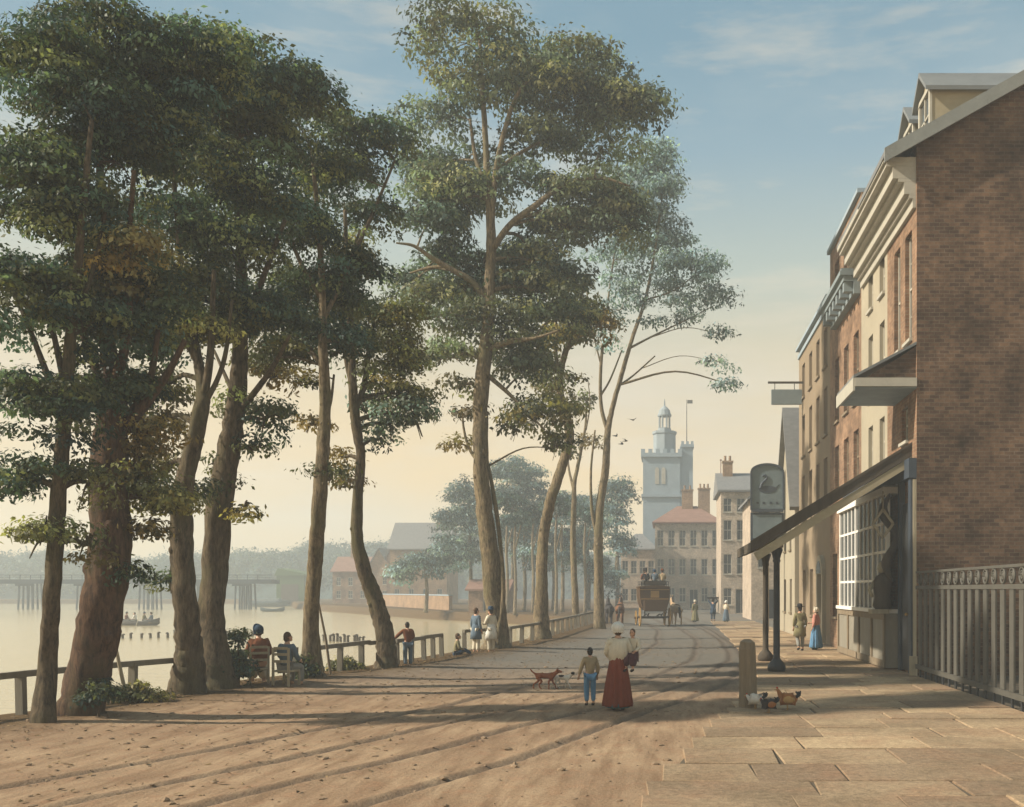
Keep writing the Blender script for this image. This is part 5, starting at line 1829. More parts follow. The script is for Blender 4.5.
# poles and rope by the trees
GP = 'poles leaning on the bank trees'
pa_ = G(128, 705)
q = MB()
q.tube([pa_, P(114, 640, pa_[1] - .2), P(102, 574, pa_[1] - .5)], [.04, .036, .026], 8)
o = q.build('leaning_pole', 'timber_pale')
tag(o, 'pale pole leaning against the reddish trunk at the left', 'pole', GP)
pa_ = G(331, 679)
q = MB()
q.tube([pa_, P(326, 640, pa_[1] - .2), P(318, 600, pa_[1] - .5)], [.04, .036, .026], 8)
o = q.build('leaning_pole', 'timber')
tag(o, 'darker pole leaning against the slim trunk near the middle fence', 'pole', GP)
q = MB()
rp2 = [P(117, 560, 19.5), P(117, 600, 19.6), P(116.5, 625, 19.6), P(118.5, 632, 19.6), P(121, 625, 19.6), P(121.5, 600, 19.6), P(122, 560, 19.5)]
q.tube(smooth_path(np.array(rp2), 5), .012, 6)
o = q.build('rope_loop', 'rope')
tag(o, 'thin rope hanging in a loop beside the reddish trunk', 'rope')
# the old wooden bollard
bo_ = thing('bollard', 'weathered split wooden bollard standing at the pavement corner beside the hens', 'post', (*G(747, 708)[:2], 0))
q = MB()
q.tube([(0, 0, -.1), (.01, 0, .3), (0, 0, .8), (-.01, 0, 1.2), (0, .01, 1.34), (.0, .01, 1.40)], [.19, .18, .175, .17, .15, .07], 11, wob=.10)
q.build('shaft', 'timber', bo_, world=False)
# ------------------------------------------------------------------ people
def V3(*a):
    return np.array(a, float)


STAND = dict(pel=(0, 0, .93), waist=(0, 0, 1.08), chest=(0, .0, 1.28), neck=(0, .0, 1.46), head=(0, .015, 1.61),
             shL=(-.17, 0, 1.40), elL=(-.235, -.02, 1.12), wrL=(-.23, .07, .88), shR=(.17, 0, 1.40), elR=(.235, -.02, 1.12), wrR=(.23, .07, .88),
             hiL=(-.09, 0, .88), knL=(-.10, .03, .49), anL=(-.10, -.02, .08), hiR=(.09, 0, .88), knR=(.10, .02, .49), anR=(.10, .0, .08))
SIT = dict(STAND, pel=(0, -.02, .55), waist=(0, 0, .69), chest=(0, .02, .90), neck=(0, .05, 1.08), head=(0, .075, 1.23),
           shL=(-.17, .03, 1.02), elL=(-.24, .08, .76), wrL=(-.17, .30, .66), shR=(.17, .03, 1.02), elR=(.24, .08, .76), wrR=(.17, .30, .66),
           hiL=(-.10, .02, .52), knL=(-.12, .43, .52), anL=(-.12, .42, .08), hiR=(.10, .02, .52), knR=(.12, .43, .52), anR=(.12, .42, .08))


def person(label, loc, rz, scale=1.0, pose=STAND, group=None, top='cloth_cream', bottom='cloth_blue', skirt=None, hair='hair_brown', hat=None, hat_kind=None,
           apron=None, shawl=None, coat=None, look=0.0, name_loc=None, head_up=0.0):
    p = {k: V3(*v_) for k, v_ in pose.items()}
    root = thing('person', label, 'person', loc, rz, group, scale)
    # one continuous body
    J, B, ix = [], [], {}

    def add(nm, c, r, par=None):
        ix[nm] = len(J)
        J.append((tuple(c), r))
        if par is not None:
            B.append((ix[par], ix[nm]))

    add('pel', p['pel'], .125)
    add('waist', p['waist'], .11, 'pel')
    add('chest', p['chest'], .135, 'waist')
    add('neck', p['neck'], .055, 'chest')
    add('skull', p['neck'] * .45 + p['head'] * .55, .06, 'neck')
    for s in 'LR':
        add('sh' + s, p['sh' + s], .062, 'chest')
        add('el' + s, p['el' + s], .043, 'sh' + s)
        add('wr' + s, p['wr' + s], .028, 'el' + s)
        fd = unit(p['wr' + s] - p['el' + s])
        add('pm' + s, p['wr' + s] + fd * .06, .036, 'wr' + s)
        add('hi' + s, p['hi' + s], .09, 'pel')
        add('kn' + s, p['kn' + s], .058, 'hi' + s)
        add('an' + s, p['an' + s], .04, 'kn' + s)
        fdir = V3(0, .14, -.045)
        add('to' + s, p['an' + s] + fdir, .035, 'an' + s)
    mb = MB().skin(J, B, 0, 1)
    hc = p['head']
    cl, sl_ = math.cos(look), math.sin(look)
    rot = lambda q: hc + V3(q[0] * cl - q[1] * sl_, q[0] * sl_ + q[1] * cl, q[2])
    mb.ball(hc, (.078, .098, .118), 14, 10)
    mb.ball(rot((0, .075, -.062)), (.048, .04, .045), 10, 6)            # jaw
    mb.tube([rot((0, .09, .02)), rot((0, .118, -.022)), rot((0, .09, -.035))], [.012, .019, .012], 7)   # nose
    for s in (-1, 1):
        mb.ball(rot((s * .08, -.005, -.01)), (.014, .025, .034), 7, 5)    # ears
        mb.ball(rot((s * .031, .088, .012)), (.013, .01, .009), 7, 5, mi=1)   # eyes
    mb.tube([rot((-.024, .094, -.058)), rot((0, .101, -.06)), rot((.024, .094, -.058))], [.005, .008, .005], 6, mi=2)
    for s in 'LR':
        w = p['wr' + s]
        fd = unit(w - p['el' + s])
        side = unit(np.cross(fd, V3(0, 1, .2)))
        nrm = np.cross(side, fd)
        pm = w + fd * .075
        for i, (o, L) in enumerate(((-.026, .068), (-.009, .08), (.009, .075), (.026, .058))):
            a = pm + side * o + fd * .01
            b = a + fd * L * .5 + nrm * .006
            c = b + fd * L * .38 + nrm * .02
            mb.tube([a - fd * .03, a, b, c], [.009, .0095, .0085, .006], 6)
        t = w + fd * .035 + nrm * .018
        mb.tube([t, t + nrm * .03 + fd * .022, t + nrm * .035 + fd * .055], [.012, .011, .008], 6)
    mb.build('body', ['skin', 'eye', 'comb_red'], root, world=False, smooth=True)
    # clothes follow the body
    J, B, ix = [], [], {}
    add('waist', p['pel'] - V3(0, 0, .03), .155)
    add('mid', p['waist'], .138, 'waist')
    add('chest', p['chest'], .158, 'mid')
    add('col', p['neck'] * .75 + p['chest'] * .25, .078, 'chest')
    for s in 'LR':
        add('sh' + s, p['sh' + s], .08, 'chest')
        add('el' + s, p['el' + s], .066, 'sh' + s)
        add('cu' + s, p['wr' + s] * .85 + p['el' + s] * .15, .05, 'el' + s)
    MB().skin(J, B, 0, 1).build('jacket', top, root, world=False, smooth=True)
    if coat:        # skirts of a long coat
        c0 = p['waist']
        MB().lathe([(.25, -.52), (.235, -.3), (.19, -.1), (.15, .06)], c0, 18, sx=.95, sy=.8, fold=.10, nf=7).build('coat_skirt', coat, root, world=False, smooth=True)
    if skirt:
        if pose is SIT or abs(p['knL'][1] - p['hiL'][1]) > .25:
            J, B, ix = [], [], {}
            add('a', p['pel'], .17)
            for s in 'LR':
                add('k' + s, p['kn' + s], .13, 'a')
                add('f' + s, p['an' + s] + V3(0, 0, .05), .15, 'k' + s)
            MB().skin(J, B, 0, 1).build('skirt', skirt, root, world=False, smooth=True)
        else:
            z = p['waist'][2]
            MB().lathe([(.30, .10), (.315, .14), (.295, .3), (.265, .55), (.225, .8), (.175, z - .06), (.14, z), (.132, z + .05)], (p['pel'][0], p['pel'][1], 0), 44, sx=.85, sy=.8, fold=.26, nf=13).build('skirt', skirt, root, world=False, smooth=True)
            MB().lathe([(.265, .07), (.275, .1), (.27, .16)], (p['pel'][0], p['pel'][1], 0), 26, sx=.85, sy=.8, fold=.1, nf=9).build('petticoat', 'cloth_teal', root, world=False, smooth=True)
    else:
        J, B, ix = [], [], {}
        add('pel', p['pel'], .142)
        for s in 'LR':
            add('hi' + s, p['hi' + s], .112, 'pel')
            add('kn' + s, p['kn' + s], .085, 'hi' + s)
            add('an' + s, p['an' + s] + V3(0, 0, .05), .07, 'kn' + s)
        MB().skin(J, B, 0, 1).build('trousers', bottom, root, world=False, smooth=True)
    for s in 'LR':
        a = p['an' + s]
        MB().skin([(tuple(a + V3(0, -.03, .0)), .05), (tuple(a + V3(0, .07, -.035)), .048), (tuple(a + V3(0, .16, -.05)), .04)], [(0, 1), (1, 2)], 0, 1).build('shoe', 'cloth_black', root, world=False, smooth=True)
    if apron:
        z = p['waist'][2]
        t = np.linspace(-.85, .85, 9) + PI / 2
        v_ = []
        for r, zz in ((.285, .42), (.262, .62), (.225, .82), (.165, z)):
            for a in t:
                v_.append((p['pel'][0] + (r + .035) * math.cos(a), p['pel'][1] + (r + .035) * math.sin(a) * .95, zz))
        for r, zz in ((.285, .42), (.262, .62), (.225, .82), (.165, z)):
            for a in t:
                v_.append((p['pel'][0] + (r + .022) * math.cos(a), p['pel'][1] + (r + .022) * math.sin(a) * .95, zz))
        f_ = []
        for i in range(3):
            for j in range(8):
                q = i * 9 + j
                f_ += [(q, q + 1, q + 10, q + 9), (36 + q, 36 + q + 9, 36 + q + 10, 36 + q + 1)]
        MB().add(v_, f_).build('apron', apron, root, world=False, smooth=True)
    if shawl:
        c0 = p['chest']
        MB().lathe([(.10, -.34), (.165, -.26), (.205, -.14), (.20, .0), (.155, .10), (.072, .18)], c0, 26, sx=1.02, sy=.74, fold=.2, nf=9).build('shawl', shawl, root, world=False, smooth=True)
    # hair, cut away over the face
    h_ = MB()
    h_.ball(hc + V3(sl_ * .018, -cl * .018, .016), (.087, .1, .117), 14, 8, zlo=-.15)
    h_.ball(hc + V3(sl_ * .035, -cl * .035, -.03), (.078, .075, .09), 12, 8)
    h_.build('hair', hair, root, world=False, smooth=True)
    if hat_kind == 'bonnet':
        b = MB()
        b.ball(hc + V3(sl_ * .03, -cl * .03, .035), (.108, .115, .108), 16, 9, zlo=-.7)
        for i_ in range(14):
            a_ = i_ * PI * 2 / 14
            b.ball(hc + rotz(V3(.088 * math.cos(a_), -.03 + .088 * math.sin(a_), -.05 - .015 * math.sin(a_)), look), (.02, .02, .022), 7, 5)
        t = np.linspace(0, 2 * PI, 19)
        b.tube([hc + rotz(V3(.108 * math.cos(a) , .03 + .035 * math.sin(a) - .05 * abs(math.cos(a)) , .03 + .115 * math.sin(a)), look) for a in t], .022, 7, wob=.15)
        b.build('bonnet', hat, root, world=False, smooth=True)
    elif hat_kind == 'brim':
        b = MB()
        b.lathe([(.19, .062), (.195, .072), (.105, .085), (.098, .13), (.088, .18), (.03, .195)], hc, 18)
        b.build('hat', hat, root, world=False, smooth=True)
    elif hat_kind == 'tall':
        b = MB()
        b.lathe([(.15, .055), (.155, .065), (.098, .075), (.09, .16), (.1, .25), (.03, .255)], hc, 18)
        b.build('hat', hat, root, world=False, smooth=True)
    elif hat_kind == 'plume':
        b = MB()
        b.ball(hc + V3(0, -.02, .05), (.125, .125, .11), 14, 8, zlo=-.4)
        for i in range(6):
            a = i * 1.05
            b.ball(hc + V3(.09 * math.cos(a), -.03 + .09 * math.sin(a), .12), (.055, .055, .05), 8, 6)
        b.build('bonnet', hat, root, world=False, smooth=True)
    return root


def rotz(q, a):
    return V3(q[0] * math.cos(a) - q[1] * math.sin(a), q[0] * math.sin(a) + q[1] * math.cos(a), q[2])


def pose(base, **kw):
    return dict(base, **kw)


def at(px, py):
    return tuple(G(px, py))


# the woman with the child on her arm, walking away
wpos = at(618, 711)
woman = person('woman in white cap and rust red skirt walking away, child on her right arm', wpos, R(6), 1.0,
               pose(STAND, elR=(.27, .02, 1.12), wrR=(.22, .26, 1.14), elL=(-.24, .02, 1.13), wrL=(-.05, .24, 1.06), anL=(-.09, -.10, .10), knL=(-.09, .03, .50)),
               top='cloth_cream', skirt='cloth_rust', hat='cloth_white', hat_kind='bonnet', shawl='cloth_cream', apron='cloth_plum')
person('small child in a cream frock carried on the woman\'s right arm', (wpos[0] + .30, wpos[1] + .12, .76), R(160), .64,
       pose(SIT, knL=(-.12, .34, .44), anL=(-.12, .34, .12), knR=(.12, .34, .44), anR=(.12, .34, .12)), top='cloth_cream', skirt='cloth_plum', hair='hair_brown')
person('small boy in blue trousers and tan smock beside the woman in the rust red skirt', at(590, 706), R(14), .70,
       pose(STAND, elL=(-.27, .0, 1.12), wrL=(-.31, .08, .9)), top='cloth_tan', bottom='cloth_blue', hair='hair_dark', coat=None)
# seated pair on the bank, on wooden chairs
sp1, sp2 = at(259, 687), at(286, 689)
person('woman seated on the bank in dark plumed bonnet and brown jacket, seen from behind', sp1, R(25), 1.12, pose(SIT, head=(-.02, .09, 1.235)), top='cloth_brown', skirt='cloth_cream', hat='cloth_navy', hat_kind='bonnet', look=.5, shawl='cloth_brown')
person('bareheaded boy in a slate blue coat seated beside the slim trunk', sp2, R(-14), 1.02, SIT, top='cloth_slate', bottom='cloth_grey', hair='hair_brown', look=-.3)
for (sp_, rz_, lb) in ((sp1, R(25), 'plain wooden chair under the woman in the plumed bonnet'), (sp2, R(-14), 'plain wooden chair under the seated boy in the slate coat')):
    c = thing('chair', lb, 'chair', sp_, rz_, 'wooden chairs on the bank', 1.05)
    MB().box(-.22, .22, -.2, .24, .40, .445, bev=.01).build('seat', 'timber_pale', c, world=False)
    for sx in (-1, 1):
        MB().box(sx * .2 - .022, sx * .2 + .022, -.22, -.176, 0, .96).build('leg', 'timber_pale', c, world=False)
        MB().box(sx * .2 - .022, sx * .2 + .022, .19, .234, 0, .398).build('leg', 'timber_pale', c, world=False)
    b = MB()
    for z in (.62, .78, .92):
        b.box(-.177, .177, -.212, -.186, z, z + .06)
    b.build('backrest', 'timber_pale', c, world=False)
# boy leaning on the fence, the talkers, the child on the ground
person('boy in a brown jacket leaning on the short fence section right of the bent trunk', at(408, 668), R(30), .83,
       pose(STAND, chest=(0, .05, 1.27), neck=(0, .08, 1.44), head=(0, .12, 1.58), shL=(-.17, .06, 1.38), shR=(.17, .06, 1.38), elL=(-.36, .12, 1.2), wrL=(-.42, .34, 1.06), elR=(.26, .16, 1.14), wrR=(.18, .38, 1.06)),
       top='cloth_brown', bottom='cloth_slate', hair='hair_dark')
person('figure in a long slate blue coat, left one of two standing talkers', at(476, 654), R(-40), 1.0, STAND, top='cloth_slate', coat='cloth_slate', bottom='cloth_cream', hair='hair_brown')
person('figure in cream clothes and dark brimmed hat facing the slate blue coat', at(491, 654), R(55), 1.0,
       pose(STAND, elL=(-.25, .05, 1.14), wrL=(-.1, .26, 1.12)), top='cloth_cream', coat='cloth_white', bottom='cloth_cream', hair='hair_dark', hat='cloth_navy', hat_kind='brim')
GRND = pose(SIT, pel=(0, 0, .14), waist=(0, .02, .28), chest=(0, .04, .49), neck=(0, .06, .67), head=(0, .08, .82), shL=(-.17, .05, .61), shR=(.17, .05, .61), elL=(-.24, .1, .36), elR=(.24, .1, .36),
            wrL=(-.15, .3, .3), wrR=(.15, .3, .3), hiL=(-.1, .02, .12), hiR=(.1, .02, .12), knL=(-.12, .36, .30), knR=(.12, .36, .30), anL=(-.12, .58, .07), anR=(.12, .58, .07))
person('child in an olive top sitting on the ground between two fence sections', at(456, 657), R(-70), .9, GRND, top='cloth_olive', bottom='cloth_navy', hair='hair_brown')
# couple under the veranda
person('man in a dark hat and olive coat under the veranda, walking away', at(800, 651), R(8), 1.04, pose(STAND, anL=(-.09, -.16, .12), knL=(-.09, .05, .5)), top='cloth_olive', coat='cloth_olive', bottom='cloth_grey', hat='cloth_black', hat_kind='brim', hair='hair_dark')
person('woman in a pink top and blue skirt under the veranda beside the man', at(816, 650), R(60), .98, pose(STAND, elR=(.25, .06, 1.14), wrR=(.14, .27, 1.1)), top='cloth_pink', skirt='cloth_blue', hat='cloth_cream', hat_kind='bonnet', shawl='cloth_pink')
# people far up the street
tp_ = at(713, 621.5)
person('porter in navy clothes with a broad tray on the head far up the street', tp_, R(-10), 1.0, pose(STAND, elL=(-.36, .02, 1.55), wrL=(-.26, .03, 1.76), elR=(.36, .02, 1.55), wrR=(.26, .03, 1.76)), top='cloth_navy', bottom='cloth_navy', coat='cloth_navy', hair='hair_dark')
tr = thing('tray', 'broad dark tray balanced on the porter\'s head', 'tray', (tp_[0], tp_[1], 1.74))
MB().box(-.42, .42, -.26, .26, 0, .05, bev=.01).box(-.42, .42, -.26, -.23, .05, .12).box(-.42, .42, .23, .26, .05, .12).build('board', 'cloth_black', tr, world=False)
MB().box(-.3, -.04, -.2, .2, .052, .2, bev=.04).box(.02, .3, -.2, .2, .052, .17, bev=.04).build('goods', 'cloth_grey', tr, world=False)
person('woman in an olive gown far up the street, left of the porter', at(695, 622), R(30), .95, STAND, top='cloth_olive', skirt='cloth_olive', hat='cloth_cream', hat_kind='bonnet')
person('woman in pale shawl far up the street, right of the porter', at(726, 622), R(-30), .92, STAND, top='cloth_tan', skirt='cloth_slate', hat='cloth_white', hat_kind='bonnet', shawl='cloth_cream')
# four in the rowing boat
for i, (x, tp, ht, hk) in enumerate(((-1.2, 'cloth_brown', 'cloth_black', 'brim'), (-.35, 'cloth_white', None, None), (.45, 'cloth_olive', 'cloth_navy', 'brim'), (1.2, 'cloth_slate', 'cloth_black', 'bonnet'))):
    lb = ('passenger in brown jacket and black hat at the left end of the rowing boat', 'bareheaded oarsman in a white shirt in the dark rowing boat',
          'passenger in an olive jacket and brimmed hat in the dark rowing boat', 'passenger in slate jacket and dark bonnet at the right end of the dark rowing boat')[i]
    person(lb, (-50.5 + x, 96 + .05 * x, -1.02), R(-90 if i % 2 == 0 else 90), .95, SIT, top=tp, bottom='cloth_grey', hat=ht, hat_kind=hk, hair='hair_dark', group='people in the rowing boat')


# ------------------------------------------------------------------ animals
def quad(root, name, mats, pts):
    """four-legged body from a dict of joints; forward is +X"""
    J, B, ix = [], [], {}
    for nm, c, r, par in pts:
        ix[nm] = len(J)
        J.append((c, r))
        if par:
            B.append((ix[par], ix[nm]))
    return MB().skin(J, B, 0, 2).build(name, mats, root, world=False, smooth=True)


def dog(label, loc, rz, s, mat, step=1, patch=None):
    d = thing('dog', label, 'dog', loc, rz, scale=s)
    pts = [('mid', (0, 0, .40), .085, None), ('chest', (.2, 0, .40), .105, 'mid'), ('neck', (.31, 0, .47), .062, 'chest'), ('head', (.41, 0, .55), .062, 'neck'), ('muz', (.49, 0, .525), .036, 'head'), ('nose', (.535, 0, .515), .024, 'muz'),
           ('rump', (-.2, 0, .42), .088, 'mid'), ('t1', (-.30, 0, .46), .03, 'rump'), ('t2', (-.40, 0, .53), .024, 't1'), ('t3', (-.46, 0, .62), .014, 't2')]
    for s_, y in (('L', .06), ('R', -.06)):
        k = step if s_ == 'L' else -step
        pts += [('sh' + s_, (.2, y, .33), .055, 'chest'), ('el' + s_, (.17 + .05 * k, y, .22), .033, 'sh' + s_), ('wr' + s_, (.22 + .08 * k, y, .11), .022, 'el' + s_), ('pw' + s_, (.22 + .11 * k, y, .018), .02, 'wr' + s_), ('pt' + s_, (.27 + .11 * k, y, .014), .018, 'pw' + s_),
                ('hp' + s_, (-.2, y, .33), .066, 'rump'), ('st' + s_, (-.14 - .06 * k, y, .24), .042, 'hp' + s_), ('hk' + s_, (-.27 - .09 * k, y, .14), .024, 'st' + s_), ('hf' + s_, (-.25 - .12 * k, y, .02), .021, 'hk' + s_), ('ht' + s_, (-.20 - .12 * k, y, .015), .018, 'hf' + s_)]
    quad(d, 'body', mat, pts)
    e = MB()
    for y in (.05, -.05):
        e.tube([(.385, y, .6), (.37, y * 1.5, .585), (.385, y * 1.75, .53)], [.02, .03, .012], 7)
    e.build('ear', patch or mat, d, world=False, smooth=True)
    if patch:
        p_ = MB()
        p_.ball((.415, 0, .56), (.072, .07, .066), 10, 7)
        p_.ball((-.02, 0, .45), (.14, .092, .06), 10, 7)
        p_.build('dark_patch', patch, d, world=False, smooth=True)
    MB().ball((.555, 0, .522), (.014, .018, .014), 7, 5).build('nose', 'eye', d, world=False, smooth=True)
    return d


dog('red-brown dog trotting behind the white one across the road', at(545, 689), R(-4), .80, 'fur_red', 1)
dog('white dog with dark head and back trotting ahead of the red-brown one', at(562, 688.5), R(-6), .66, 'fur_white', -1, 'fur_dark')


def horse(label, loc, rz, mat, step=1, group=None):
    h = thing('horse', label, 'horse', loc, rz, group)
    pts = [('mid', (0, 0, 1.12), .30, None), ('chest', (.5, 0, 1.13), .30, 'mid'), ('n1', (.74, 0, 1.4), .19, 'chest'), ('n2', (.95, 0, 1.7), .13, 'n1'), ('poll', (1.05, 0, 1.85), .11, 'n2'), ('face', (1.24, 0, 1.67), .09, 'poll'), ('muz', (1.38, 0, 1.5), .065, 'face'),
           ('rump', (-.52, 0, 1.2), .31, 'mid'), ('dock', (-.82, 0, 1.22), .08, 'rump')]
    for s_, y in (('L', .16), ('R', -.16)):
        k = step if s_ == 'L' else -step
        pts += [('sh' + s_, (.5, y, .95), .15, 'chest'), ('el' + s_, (.46, y, .78), .1, 'sh' + s_), ('kn' + s_, (.52 + .1 * k, y, .46), .058, 'el' + s_), ('ft' + s_, (.5 + .16 * k, y, .13), .045, 'kn' + s_), ('hf' + s_, (.55 + .17 * k, y, .04), .06, 'ft' + s_),
                ('hp' + s_, (-.55, y, 1.0), .2, 'rump'), ('sf' + s_, (-.42 - .1 * k, y, .8), .12, 'hp' + s_), ('hk' + s_, (-.72 - .12 * k, y, .52), .06, 'sf' + s_), ('pf' + s_, (-.66 - .16 * k, y, .14), .048, 'hk' + s_), ('hh' + s_, (-.61 - .16 * k, y, .04), .06, 'pf' + s_)]
    quad(h, 'body', mat, pts)
    t = MB()
    t.tube([(-.82, 0, 1.24), (-.98, 0, 1.1), (-1.02, 0, .8), (-.98, 0, .5)], [.05, .085, .08, .03], 9)
    t.build('tail', 'hair_dark', h, world=False, smooth=True)
    t = MB()
    t.tube([(1.0, 0, 1.96), (.88, 0, 1.82), (.72, 0, 1.6), (.58, 0, 1.42)], [.03, .06, .07, .03], 8)
    t.build('mane', 'hair_dark', h, world=False, smooth=True)
    t = MB()
    for y in (.06, -.06):
        t.tube([(1.05, y, 1.94), (1.06, y * 1.15, 2.0), (1.07, y * 1.2, 2.07)], [.03, .03, .006], 6)
    t.build('ear', mat, h, world=False, smooth=True)
    return h


def hen(label, loc, rz, s, body, neck, tail, up=1.0):
    h = thing('hen', label, 'hen', loc, rz, scale=s)
    hd = up
    MB().skin([((0, 0, .19), .125), ((.1, 0, .215), .10), ((.165, 0, .28 * hd + .02), .055), ((.19, 0, .36 * hd), .036), ((.215, 0, .385 * hd), .036), ((.235, 0, .38 * hd), .026), ((-.11, 0, .215), .095), ((-.19, 0, .27), .05)],
              [(0, 1), (1, 2), (2, 3), (3, 4), (4, 5), (0, 6), (6, 7)], 0, 2).build('body', body, h, world=False, smooth=True)
    for y in (.105, -.105):
        MB().ball((-.02, y, .21), (.13, .035, .075), 10, 7).build('wing', neck, h, world=False, smooth=True)
    t = MB()
    for i, a in enumerate(np.linspace(-.5, .5, 7)):
        t.tube([(-.15, a * .05, .25), (-.22, a * .09, .30 + .05 * (.5 - abs(a))), (-.25 + .05 * (i % 3), a * .16, .35 + .07 * (.5 - abs(a)))], [.03, .036, .008], 6)
    t.build('tail', tail, h, world=False, smooth=True)
    c = MB()
    c.ball((.215, 0, .385 * hd + .035), (.022, .006, .016), 8, 5)
    c.ball((.24, 0, .385 * hd - .035), (.007, .006, .013), 6, 5)
    c.build('comb', 'comb_red', h, world=False, smooth=True)
    MB().tube([(.24, 0, .385 * hd), (.262, 0, .378 * hd), (.278, 0, .365 * hd)], [.013, .01, .002], 6).build('beak', 'feather_gold', h, world=False)
    for y in (.035, -.035):
        l = MB()
        l.tube([(.01, y, .13), (.015, y, .06), (.0, y, .008)], [.014, .009, .008], 6)
        for a in (-.5, 0, .5):
            l.tube([(0, y, .008), (.05 * math.cos(a), y + .05 * math.sin(a), .006)], [.007, .004], 5)
        l.build('leg', 'feather_gold', h, world=False)
    return h


hp = lambda px, py: tuple(np.array(G(px, py)) * np.array([1, 1, 0]) + np.array([0, 0, .022]))
hen('white and black hen pecking at the foot of the wooden bollard', hp(756, 710), R(158), .9, 'fur_white', 'fur_white', 'feather_dark', .75)
hen('dark speckled hen between the white hen and the golden brown one', hp(769, 714), R(200), .8, 'fur_dark', 'feather_brown', 'feather_dark', .85)
hen('golden brown hen with raised dark tail, rightmost by the bollard', hp(788, 711), R(170), 1.0, 'feather_brown', 'feather_gold', 'feather_dark', 1.05)

for i, (px, py, rz) in enumerate(((616, 436, .4), (626, 441, -.3), (633, 420, .9), (622, 444, 0))):
    p_ = P(px, py, 58)
    b = thing('bird', ('swallow flying left of the church cupola, leftmost of the small flock', 'swallow flying just right of the last pale trunk', 'swallow flying highest of the small flock', 'swallow flying lowest of the small flock')[i], 'bird', p_, rz, 'swallows in the air')
    MB().skin([((0, 0, 0), .045), ((.1, 0, .01), .03), ((-.14, 0, 0), .018), ((-.24, 0, .0), .01)], [(0, 1), (0, 2), (2, 3)], 0, 1).build('body', 'feather_dark', b, world=False, smooth=True)
    for s in (-1, 1):
        MB().poly_prism([(.06, s * .03, .01), (.04, s * .18, .07), (-.1, s * .36, .09), (-.02, s * .16, .055), (-.05, s * .03, .005)], (0, 0, .008)).build('wing', 'feather_dark', b, world=False)

# ------------------------------------------------------------------ stage coach seen from behind
cx, cyd = G(653, 626)[0], 67.0
co = thing('stage_coach', 'brown stage coach driving away with passengers on its roof', 'coach', (cx, cyd, 0), R(7))
q = MB()
n = 12
prof = [(-.62, 1.05), (.62, 1.05), (.82, 1.25), (.93, 1.6), (1.0, 2.1), (1.0, 2.5), (.94, 2.62), (-.94, 2.62), (-1.0, 2.5), (-1.0, 2.1), (-.93, 1.6), (-.82, 1.25)]
q.poly_prism([(x, -1.1, z) for x, z in prof], (0, 2.3, 0))
q.build('body', 'coach_brown', co, world=False)
q = MB()
q.poly_prism([(x * 1.03, -1.2, 2.622 + .08 * (1 - (x) ** 2)) for x in np.linspace(-1, 1, 9)] + [(1.03, -1.2, 2.56), (-1.03, -1.2, 2.56)], (0, 2.5, 0))
q.build('roof', 'coach_brown', co, world=False)
q = MB()
q.box(-.75, .75, -1.65, -1.11, 1.0, 1.75, bev=.05)
q.build('boot', 'coach_brown', co, world=False)
q = MB()
q.box(-.9, .9, -1.13, -1.102, 1.78, 1.84).box(-.96, .96, -1.13, -1.102, 2.4, 2.45).box(-.28, .28, -1.135, -1.103, 1.9, 2.35)
q.build('moulding', 'coach_yellow', co, world=False)
q = MB()
for z in (2.78, 2.95):
    q.tube([(-.9, 1.1, z), (-.9, -1.1, z), (.9, -1.1, z), (.9, 1.1, z)], .025, 6)
for x in (-.9, .9):
    for y in (-1.05, 0, 1.05):
        q.tube([(x, y, 2.6), (x, y, 2.96)], .022, 6)
q.build('roof_rail', 'flag_iron', co, world=False)
q = MB()
q.box(-.75, .75, -1.0, -.6, 2.71, 3.0, bev=.03).box(-.75, .75, .5, .9, 2.71, 3.0, bev=.03).box(-.7, .7, 1.5, 1.9, 1.9, 2.3, bev=.03).box(-.7, .7, 1.05, 2.2, 1.2, 1.9, bev=.03)
q.build('roof_seat', 'timber_dark', co, world=False)
q = MB()
for y in (-1.0, 1.7):
    q.tube([(-1.0, y, .62 if y < 0 else .5), (1.0, y, .62 if y < 0 else .5)], .06, 8)
for x in (-.45, .45):
    q.tube([(x, -1.5, .85), (x, -1.0, .72), (x, 0, .78), (x, 1.7, .62)], .05, 6)
    q.tube([(x * 1.5, -1.2, .7), (x * 1.6, -1.5, 1.0), (x * 1.4, -1.2, 1.2)], .035, 6)
q.build('axle', 'flag_iron', co, world=False)
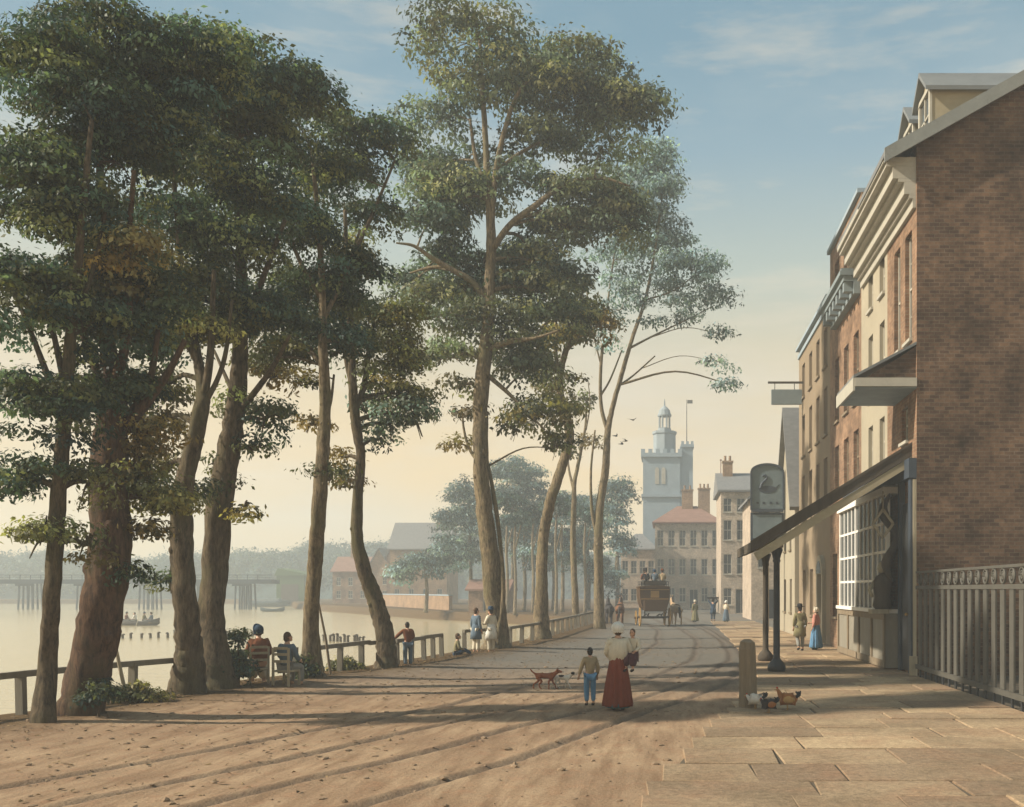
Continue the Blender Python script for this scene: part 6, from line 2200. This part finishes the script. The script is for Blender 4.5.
for (x, y, r) in ((-.98, -1.0, .62), (.98, -1.0, .62), (-.98, 1.7, .5), (.98, 1.7, .5)):
    wl_ = MB()
    t = np.linspace(0, 2 * PI, 33)
    wl_.tube(np.stack([np.full(33, x), y + (r - .045) * np.cos(t), r + (r - .045) * np.sin(t)], 1), .048, 7)
    wo = wl_.build('wheel', 'coach_yellow', co, world=False, smooth=True)
    s_ = MB()
    for i in range(12):
        a = i * PI / 6
        s_.tube([(x, y, r), (x, y + (r - .05) * math.cos(a), r + (r - .05) * math.sin(a))], .022, 5)
    s_.build('spokes', 'coach_yellow', wo, world=False)
    h_ = MB()
    h_.tube([(x - .13, y, r), (x, y, r), (x + .13, y, r)], [.075, .1, .075], 10)
    h_.build('hub', 'coach_brown', wo, world=False)
    y_ = MB()
    y_.tube(np.stack([np.full(33, x), y + (r - .008) * np.cos(t), r + (r - .008) * np.sin(t)], 1), .012, 5)
    y_.build('tyre', 'flag_iron', wo, world=False)


def on_coach(x, y, z):
    a = R(7)
    return (cx + x * math.cos(a) - y * math.sin(a), cyd + x * math.sin(a) + y * math.cos(a), z)


for i, (x, y, z, tpc, hk, ht, lb) in enumerate((
        (-.55, -.72, 2.48, 'cloth_black', 'tall', 'cloth_black', 'passenger in black coat and tall hat on the left of the coach roof'),
        (.02, -.72, 2.48, 'cloth_slate', 'bonnet', 'cloth_navy', 'passenger in slate coat in the middle of the coach roof'),
        (.55, -.72, 2.48, 'cloth_tan', 'brim', 'cloth_brown', 'passenger in tan coat on the right of the coach roof'),
        (-.5, .7, 2.48, 'cloth_brown', 'tall', 'cloth_black', 'passenger in brown coat on the forward roof bench, left'),
        (-.4, 1.65, 1.78, 'cloth_olive', 'tall', 'cloth_black', 'coachman in an olive coat on the box of the coach'))):
    person(lb, on_coach(x, y, z), R(7), .95, SIT, top=tpc, bottom='cloth_grey', hat=ht, hat_kind=hk, hair='hair_dark', coat=None, group='people riding on the coach')
for i, (x, y, m_, lb) in enumerate(((-2.0, 2.9, 'fur_bay', 'bay coach horse showing beyond the left side of the coach'), (-2.75, 3.2, 'fur_dark', 'dark coach horse farthest left by the last bank tree'),
                                    (1.75, 1.6, 'fur_pale', 'pale brown horse close beside the right of the coach'))):
    horse(lb, on_coach(x, y, 0), R(97 + (i - 1) * 8), m_, 1 if i % 2 else -1, 'horses by the coach')
